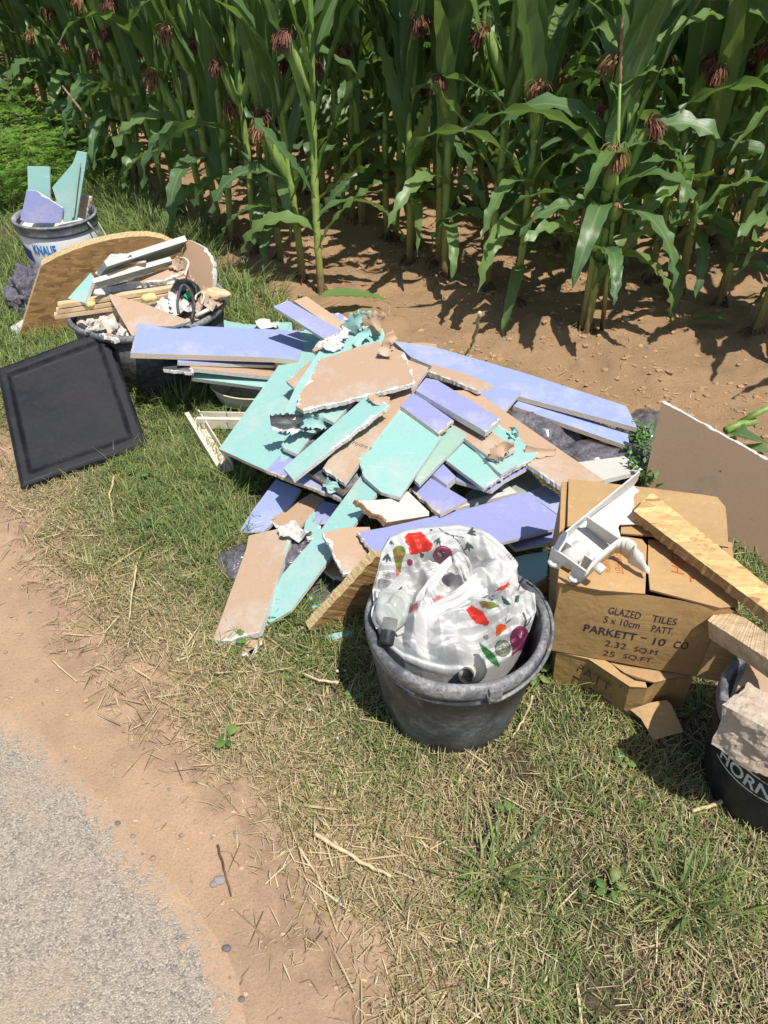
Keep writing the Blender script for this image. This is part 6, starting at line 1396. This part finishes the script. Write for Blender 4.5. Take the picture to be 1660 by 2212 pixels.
def blades(name, X, Y, L, Wd, az, tilt, curve, mat, label, cat='grass', z0=None, seg=3):
    """one object of many grass blades; tilt 0 upright .. 1.5 lying"""
    n = len(X); Z = ground_z(X, Y) - .004 if z0 is None else z0
    co = np.zeros((n, seg + 1, 2, 3), np.float32); dx, dy = np.cos(az), np.sin(az); sx, sy = -dy, dx; x = X.copy(); y = Y.copy(); z = Z.copy(); t = tilt.copy()
    for i in range(seg + 1):
        f = i / seg; w_ = Wd * .5 * (1 - f ** 1.6) * (.75 + .5 * min(1, f * 2)) + .00022
        for s_, k in ((-1, 0), (1, 1)): co[:, i, k, 0] = x + sx * w_ * s_; co[:, i, k, 1] = y + sy * w_ * s_; co[:, i, k, 2] = z
        st = L / seg; x = x + dx * np.sin(t) * st; y = y + dy * np.sin(t) * st; z = np.maximum(z + np.cos(t) * st, Z + .003 + .004 * f); t = t + curve / seg
    base = (np.arange(n) * (seg + 1) * 2)[:, None]; q = np.concatenate([base + np.array([2 * i, 2 * i + 1, 2 * i + 3, 2 * i + 2]) for i in range(seg)], 1).reshape(-1)
    me = bpy.data.meshes.new(name); me.vertices.add(n * (seg + 1) * 2); me.vertices.foreach_set('co', co.ravel()); me.loops.add(len(q)); me.loops.foreach_set('vertex_index', q.astype(np.int32))
    me.polygons.add(len(q) // 4); me.polygons.foreach_set('loop_start', np.arange(0, len(q), 4, dtype=np.int32)); me.update(calc_edges=True); me.materials.append(mat)
    return tag(link(bpy.data.objects.new(name, me)), label, cat, kind='stuff')
def sample(n, x0, x1, y0, y1, dens):
    X = NPR.uniform(x0, x1, n); Y = NPR.uniform(y0, y1, n); k = dens(X, Y) > NPR.uniform(0, 1, n); k &= free(X, Y); 
    dep = Y * CT + 1.55 * ST; px = 830 + X * FPX / dep; k &= (px > -120) & (px < 1790)
    return X[k], Y[k]
def verge_m(X, Y):
    dv = d_verge(X, Y) + wob(X, Y); df = d_field(X, Y) + wob(X + 5, Y) * .6; return np.clip(dv / .16, 0, 1) * np.clip(df / .10, 0, 1), dv
def green_d(X, Y):
    m, dv = verge_m(X, Y); patch = np.clip((fbm(X, Y, 4.5, 4, 12) - .36) * 7, 0.22, 1); shade = np.clip((fbm(X, Y, 1.4, 2, 44) - .3) * 3, .35, 1)
    lush = np.exp(-(((X + .45) / .5) ** 2 + ((Y - 2.0) / .45) ** 2)) ; near_heap = np.exp(-(((X + .12) / .22) ** 2 + ((Y - 1.45) / .3) ** 2))
    d = m * np.clip(patch * shade * (.45 + .55 * np.clip(dv / .4, 0, 1)) + .35 * lush + .5 * near_heap, 0, 1)
    d = d * np.where(in_poly(HEAPC, X, Y), .25, 1); return d
def dry_d(X, Y):
    m, dv = verge_m(X, Y); edge = np.exp(-((dv - .10) / .14) ** 2); return np.clip(m * (.25 + .75 * np.clip((fbm(X, Y, 5, 3, 77) - .38) * 6, 0, 1)) + .75 * edge * (dv > -.10), 0, 1) * np.where(in_poly(HEAPC, X, Y), .15, 1)
def lens(X, Y, a, b): return NPR.uniform(a, b, len(X))
# green blades: short matted sward near the viewer, longer further back
X, Y = sample(360000, -1.6, 1.35, .38, 3.4, green_d); n = len(X); long_ = 1 + .7 * np.exp(-(((X + .4) / .5) ** 2 + ((Y - 2.0) / .5) ** 2))
blades('grass', X, Y, NPR.uniform(.02, .07, n) * long_, NPR.uniform(.0013, .0030, n), NPR.uniform(0, 6.283, n), NPR.uniform(.2, 1.2, n), NPR.uniform(.4, 1.6, n), MAT['grass'], 'short green grass matted over the verge')
X, Y = sample(230000, -1.6, 1.35, .38, 3.4, dry_d); n = len(X)
blades('dry_grass', X, Y, NPR.uniform(.01, .042, n), NPR.uniform(.0007, .0018, n), NPR.uniform(0, 6.283, n), NPR.uniform(.2, 1.45, n), NPR.uniform(-.5, 2.0, n), MAT['strawb'], 'dry bleached grass and straw tangled in the verge', z0=ground_z(X, Y) + NPR.uniform(-.004, .012, n))
# loose straws near the dirt edge
def straw_d(X, Y):
    dv = d_verge(X, Y) + wob(X, Y); return np.where((dv > -.12), np.exp(-((dv - .12) / .2) ** 2), 0) * .9 + .18 * (dv > 0) * (d_field(X, Y) > -.05)
X, Y = sample(12000, -1.6, 1.3, .38, 3.0, straw_d); n = len(X)
blades('loose_straw', X, Y, NPR.uniform(.02, .085, n), NPR.uniform(.0012, .003, n), NPR.uniform(0, 6.283, n), NPR.uniform(1.35, 1.6, n), NPR.uniform(-.15, .25, n), MAT['strawb'], 'loose straw strewn along the edge of the dirt strip', 'straw', z0=ground_z(X, Y) + NPR.uniform(.003, .018, n))
X, Y = sample(1500, -1.6, 1.3, .38, 3.0, lambda X, Y: np.where(d_verge(X, Y) + wob(X, Y) > -.06, np.exp(-((d_verge(X, Y) - .14) / .13) ** 2), 0)); n = len(X)
blades('flattened_straw', X, Y, NPR.uniform(.05, .16, n), NPR.uniform(.003, .0065, n), NPR.uniform(0, 6.283, n), NPR.uniform(1.42, 1.58, n), NPR.uniform(-.1, .2, n), MAT['strawb'], 'broad flattened straw where the grass meets the dirt', 'straw', z0=ground_z(X, Y) + NPR.uniform(.004, .016, n))
# fine chaff on the dirt and the field soil
def chaff_d(X, Y): dv = d_verge(X, Y); return np.where(dv < 0, np.exp(dv / .25) * .35, .0) + .4 * (d_field(X, Y) < 0)
X, Y = sample(9000, -1.6, 2.2, .4, 5.0, chaff_d); n = len(X)
blades('chaff', X, Y, NPR.uniform(.008, .04, n), NPR.uniform(.001, .004, n), NPR.uniform(0, 6.283, n), NPR.uniform(1.4, 1.6, n), NPR.uniform(-.1, .2, n), MAT['strawb'], 'fine chaff scattered over dirt and field soil', 'chaff', z0=ground_z(X, Y) + .004, seg=2)
# back-left verge: denser and taller
def back_d(X, Y):
    df = d_field(X, Y) + wob(X, Y); return np.clip(df / .15 + .3, 0, 1) * np.clip((d_verge(X, Y)) / .1, 0, 1) * np.clip((fbm(X, Y, 3, 3, 61) - .25) * 3, .3, 1) * np.where(in_poly(HEAPC, X, Y), .2, 1)
X, Y = sample(150000, -3.6, -.3, 2.2, 6.2, back_d); n = len(X); tall = 1 + 1.3 * np.exp(-((d_field(X, Y) - .15) / .22) ** 2)
blades('verge_grass', X, Y, NPR.uniform(.04, .12, n) * tall, NPR.uniform(.002, .0045, n), NPR.uniform(0, 6.283, n), NPR.uniform(.2, 1.0, n), NPR.uniform(.5, 1.9, n), MAT['grass'], 'taller green grass along the edge of the field at the left')
# bright clumps of fresh grass in the sward
cx_, cy_ = sample(420, -1.5, 1.3, .4, 2.9, lambda X, Y: green_d(X, Y) ** 1.2 * .9); nb_ = 26; X = np.repeat(cx_, nb_); Y = np.repeat(cy_, nb_); n = len(X); a = NPR.uniform(0, 6.283, n); r = np.abs(NPR.normal(0, .018, n)); X = X + r * np.cos(a); Y = Y + r * np.sin(a)
blades('grass_clumps', X, Y, NPR.uniform(.04, .105, n), NPR.uniform(.0018, .0038, n), a + NPR.normal(0, .6, n), NPR.uniform(.25, 1.0, n), NPR.uniform(.4, 1.5, n), MAT['grass'], 'fresh green clumps of grass dotted through the verge', seg=4)
# distinct tufts
def tuft(px, py, nb, L, spread, label):
    q = P(px, py, 0); a = NPR.uniform(0, 6.283, nb); r = np.abs(NPR.normal(0, spread, nb)); X = q.x + r * np.cos(a); Y = q.y + r * np.sin(a); 
    o = blades('grass_tuft', X, Y, NPR.uniform(.5, 1.1, nb) * L, NPR.uniform(.003, .006, nb), a + NPR.normal(0, .5, nb), NPR.uniform(.1, .75, nb), NPR.uniform(.4, 1.7, nb), MAT['grass'], label, 'grass tuft', seg=5); del o['kind']
for args in ((535, 640, 110, .22, .05, 'bushy green grass tuft between the mortar tub and the maize'), (585, 665, 70, .18, .045, 'smaller grass tuft just left of the lilac strips pointing up'), (440, 520, 90, .26, .05, 'tall pale grass tuft at the foot of the left maize row'), (505, 690, 60, .14, .05, 'low grass tuft behind the long lilac strip'),
             (400, 880, 150, .16, .09, 'long shaded grass tuft in front of the small board stack'), (520, 1050, 130, .12, .09, 'lush grass tuft beside the large teal board'), (640, 1340, 90, .085, .05, 'grass tuft growing over the foot of the teal plank'), (1330, 1490, 26, .16, .03, 'few upright green blades in front of the squashed box'), (1480, 1960, 60, .13, .05, 'broad bladed grass tuft at the lower right'), (1060, 1890, 55, .12, .05, 'grass tuft below the grey bucket'),
             (670, 1190, 8, .10, .02, 'single blades sprouting over the blue board'), (1215, 1200, 14, .16, .03, 'dark thin blades before the teal offcut')): tuft(*args)
# feathery weeds at the back left
rg = random.Random(8); vs = []; fs = []
for k in range(1500):
    while True:
        px, py = rg.uniform(-160, 250), rg.uniform(262, 500); 
        q = P(px, py, 0)
        if d_field(np.array([q.x]), np.array([q.y]))[0] > -.05 and py < 470 - .0 * px and not (px > 150 and py > 430): break
    h = rg.uniform(.08, .36); a = rg.uniform(0, 6.28); L = rg.uniform(.07, .15); d = Vector((cos(a), sin(a), rg.uniform(.0, .7))).normalized(); s_ = d.cross(Vector((0, 0, 1))).normalized(); p = Vector((q.x, q.y, h))
    for j in range(1, 8):
        t = j / 8; c = p + d * L * t + Vector((0, 0, -L * .35 * t * t)); ll = L * .33 * sin(pi * (.15 + .8 * t))
        for sg in (-1, 1):
            e = (s_ * sg * .85 + d * .5 + Vector((0, 0, rg.uniform(-.2, .2)))).normalized(); wv = e.cross(Vector((0, 0, 1))).normalized() * ll * .17; o = len(vs)
            vs += [tuple(c), tuple(c + e * ll * .5 + wv), tuple(c + e * ll), tuple(c + e * ll * .5 - wv)]; fs.append([o, o + 1, o + 2, o + 3])
me = bpy.data.meshes.new('feathery_weeds'); me.from_pydata(vs, [], fs); MAT['fern'] = m_grass('feathery_leaf', [(.11, .24, .035), (.19, .36, .055), (.28, .45, .075), (.14, .29, .04)], .5); me.materials.append(MAT['fern'])
tag(link(bpy.data.objects.new('feathery_weeds', me)), 'bed of feathery bright green weeds behind the white pail', 'weeds', kind='stuff')

# ---- single stalks, sticks and pebbles
def stick(label, zf, pts, r, mat='drystalk', name='dry_stalk', flat=1.0):
    sp = [P(*zf(x, y), z) for x, y, z in pts]; mb = MB(); path = []
    for i in range(len(sp) - 1):
        for k in range(6): path.append(sp[i].lerp(sp[i + 1], k / 6) + Vector((RNG.uniform(-1, 1), RNG.uniform(-1, 1), 0)) * r * .5)
    path.append(sp[-1]); mb.tube(path, [r * (1 - .4 * i / len(path)) for i in range(len(path))], 6); return tag(mb.build(name, MAT[mat], None, True), label, 'straw')
stick('long pale straw lying before the black bucket', HH, [(905, 1895, .03), (500, 2010, .025), (130, 2135, .02)], .006)
stick('thin brown stick in the dark gap beside the squashed box', HH, [(290, 770, .05), (0, 1050, .012)], .005, 'root')
stick('bent dry stalk standing on the field soil behind the heap', TT, [(1555, -40, .30), (1470, 330, .12), (1440, 420, .04), (1350, 585, .02)], .008)
stick('short dark stick lying on the dirt beside two pebbles', ZE, [(940, 552, .008), (970, 660, .008), (1000, 775, .008)], .003, 'root')
stick('long thin straw reaching from the grass over the dirt', ZE, [(1290, 560, .02), (1370, 680, .012), (1460, 930, .008)], .003)
stick('broad flat straw at the edge of the dirt near the bottom', ZE, [(1360, 505, .02), (1500, 590, .02), (1690, 690, .02)], .0055)
stick('straw stuck crosswise in the grass below the black tray', ZD, [(665, 100, .04), (635, 200, .03), (660, 370, .02)], .004)
stick('brown twig lying across the dirt edge at the left', ZD, [(265, 470, .012), (415, 640, .010)], .004, 'root')
stick('thin straw lying alone on the dirt strip', ZD, [(300, 1160, .008), (445, 1290, .008)], .0025)
stick('upright dry straw in the verge left of the lowest brown board', ZD, [(790, 620, .06), (770, 760, .04), (745, 950, .015)], .003)
stick('pale straw lying on the grass left of the grey bucket', Z5, [(-40, 1310, .03), (-180, 1290, .03), (-300, 1240, .03)], .004)
stick('thin reed leaning against the grey bucket on its right', Z5, [(1370, 1400, .09), (1310, 1560, .04), (1215, 1710, .015)], .003)
for k, (x, y, r, lab) in enumerate(((980, 1005, .011, 'flat grey pebble on the dirt near the asphalt edge'), (950, 705, .016, 'round grey pebble beside the short dark stick'), (922, 722, .010, 'dark pebble touching the round grey pebble'), (1467, 795, .014, 'grey pebble between the grass and the dirt at lower centre'), (860, 850, .006, 'tiny white pebble on the dirt'), (575, 517, .008, 'dark pebble by the asphalt edge further up'), (510, 460, .007, 'reddish pebble by the asphalt edge'), (437, 395, .007, 'small black pebble highest along the asphalt edge'), (655, 655, .006, 'tiny pale pebble left of the round grey pebble'), (1045, 1220, .008, 'small grey pebble near the bottom of the dirt'))):
    blob('pebble', lab, P(*ZE(x, y), r * .12), (r * .75, r * .6, r * .45), 60 + k, 'pebble', 'pebble', .45, 50, sub=3)
# crumbs of soil over the field edge: nobody could count them
cb = bmesh.new(); bmesh.ops.create_icosphere(cb, subdivisions=1, radius=1); cv = np.array([v.co[:] for v in cb.verts]); cf = np.array([[v.index for v in f.verts] for f in cb.faces]); cb.free()
X = NPR.uniform(-1.4, 2.2, 9000); Y = NPR.uniform(2.2, 6.0, 9000); k_ = (d_field(X, Y) < .03) & (fbm(X, Y, 3, 3, 90) > NPR.uniform(.25, .65, 9000)); X = X[k_]; Y = Y[k_]; n = len(X)
R_ = .003 + .012 * NPR.uniform(0, 1, n) ** 3; co = cv[None] * (1 + NPR.normal(0, .22, (n, len(cv), 1))) * R_[:, None, None] * np.array([1.15, 1, .7]); co = co + np.stack([X, Y, ground_z(X, Y) + R_ * .2], 1)[:, None, :]
me = bpy.data.meshes.new('soil_crumbs'); me.from_pydata(co.reshape(-1, 3).tolist(), [], (cf[None] + (np.arange(n) * len(cv))[:, None, None]).reshape(-1, 3).tolist()); MAT['clod'] = m_simple('soil_crumb', (.30, .185, .10), (.43, .275, .15), 40, .95); me.materials.append(MAT['clod'])
tag(link(bpy.data.objects.new('soil_crumbs', me)), 'dry crumbs of soil over the edge of the maize field', 'soil crumbs', kind='stuff')
# white plaster crumbs trodden into the grass round the heap
X = NPR.normal(-.15, .55, 260); Y = NPR.normal(1.75, .5, 260); k_ = (d_verge(X, Y) > .02) & free(X, Y) & (Y > 1.0); X = X[k_]; Y = Y[k_]; n = len(X)
R_ = .001 + .004 * NPR.uniform(0, 1, n) ** 3; co = cv[None] * (1 + NPR.normal(0, .25, (n, len(cv), 1))) * R_[:, None, None]; co = co + np.stack([X, Y, ground_z(X, Y) + .02 + R_], 1)[:, None, :]
me = bpy.data.meshes.new('plaster_crumbs'); me.from_pydata(co.reshape(-1, 3).tolist(), [], (cf[None] + (np.arange(n) * len(cv))[:, None, None]).reshape(-1, 3).tolist()); me.materials.append(MAT['gyps'])
tag(link(bpy.data.objects.new('plaster_crumbs', me)), 'white plaster crumbs scattered in the grass round the heap', 'plaster crumbs', kind='stuff')
# crumbs and grit on the dirt strip
X = NPR.uniform(-2.2, .6, 16000); Y = NPR.uniform(.35, 3.2, 16000); dv_ = d_verge(X, Y); rd_ = sdist(ROAD_EDGE, X, Y); k_ = (dv_ < .05) & (rd_ > -.05) & (np.exp(-((dv_ + .12) / .25) ** 2) * .5 + .10 > NPR.uniform(0, 1, 16000)); X = X[k_]; Y = Y[k_]; n = len(X)
R_ = .0011 + .0055 * NPR.uniform(0, 1, n) ** 5; co = cv[None] * (1 + NPR.normal(0, .25, (n, len(cv), 1))) * R_[:, None, None] * np.array([1.2, 1, .7]); co = co + np.stack([X, Y, np.maximum(ground_z(X, Y), .001) + R_ * .25], 1)[:, None, :]
me = bpy.data.meshes.new('dirt_crumbs'); me.from_pydata(co.reshape(-1, 3).tolist(), [], (cf[None] + (np.arange(n) * len(cv))[:, None, None]).reshape(-1, 3).tolist()); me.materials.append(m_grass('dirt_crumb', [(.33, .21, .125), (.48, .32, .20), (.40, .27, .17), (.20, .16, .13), (.52, .38, .26)], .0))
tag(link(bpy.data.objects.new('dirt_crumbs', me)), 'crumbs of dry dirt and grit strewn over the dirt strip', 'dirt crumbs', kind='stuff')
# low broad-leaved weeds among the grass
rg = random.Random(77); vs = []; fs = []
cx_, cy_ = sample(150, -1.4, 1.3, .42, 2.6, lambda X, Y: verge_m(X, Y)[0] * .5)
for x, y in zip(cx_, cy_):
    z = float(ground_z(np.array([x]), np.array([y]))[0])
    for k in range(rg.randint(4, 9)):
        a = rg.uniform(0, 6.28); L = rg.uniform(.012, .034); d = Vector((cos(a), sin(a), rg.uniform(.15, .8))).normalized(); p = Vector((x, y, z + rg.uniform(.01, .035))) + d * .008; s_ = d.cross(Vector((0, 0, 1))).normalized() * L * rg.uniform(.26, .4); up = d.cross(s_).normalized() * L * .1; o = len(vs)
        for t, w_ in ((0, .15), (.3, .9), (.6, 1.0), (.85, .6), (1, .05)): q = p + d * L * t - Vector((0, 0, L * .35 * t * t)); vs += [tuple(q - s_ * w_ + up), tuple(q), tuple(q + s_ * w_ + up)]
        for j in range(4):
            for c in range(2): i = o + j * 3 + c; fs.append([i, i + 1, i + 4, i + 3])
me = bpy.data.meshes.new('broadleaf_weeds'); me.from_pydata(vs, [], fs); me.materials.append(m_grass('broad_leaf', [(.06, .14, .035), (.11, .21, .05), (.16, .26, .06), (.22, .24, .08)], .3)); me.polygons.foreach_set('use_smooth', [True] * len(fs))
tag(link(bpy.data.objects.new('broadleaf_weeds', me)), 'low broad-leaved weeds sprinkled through the grass', 'weeds', kind='stuff')
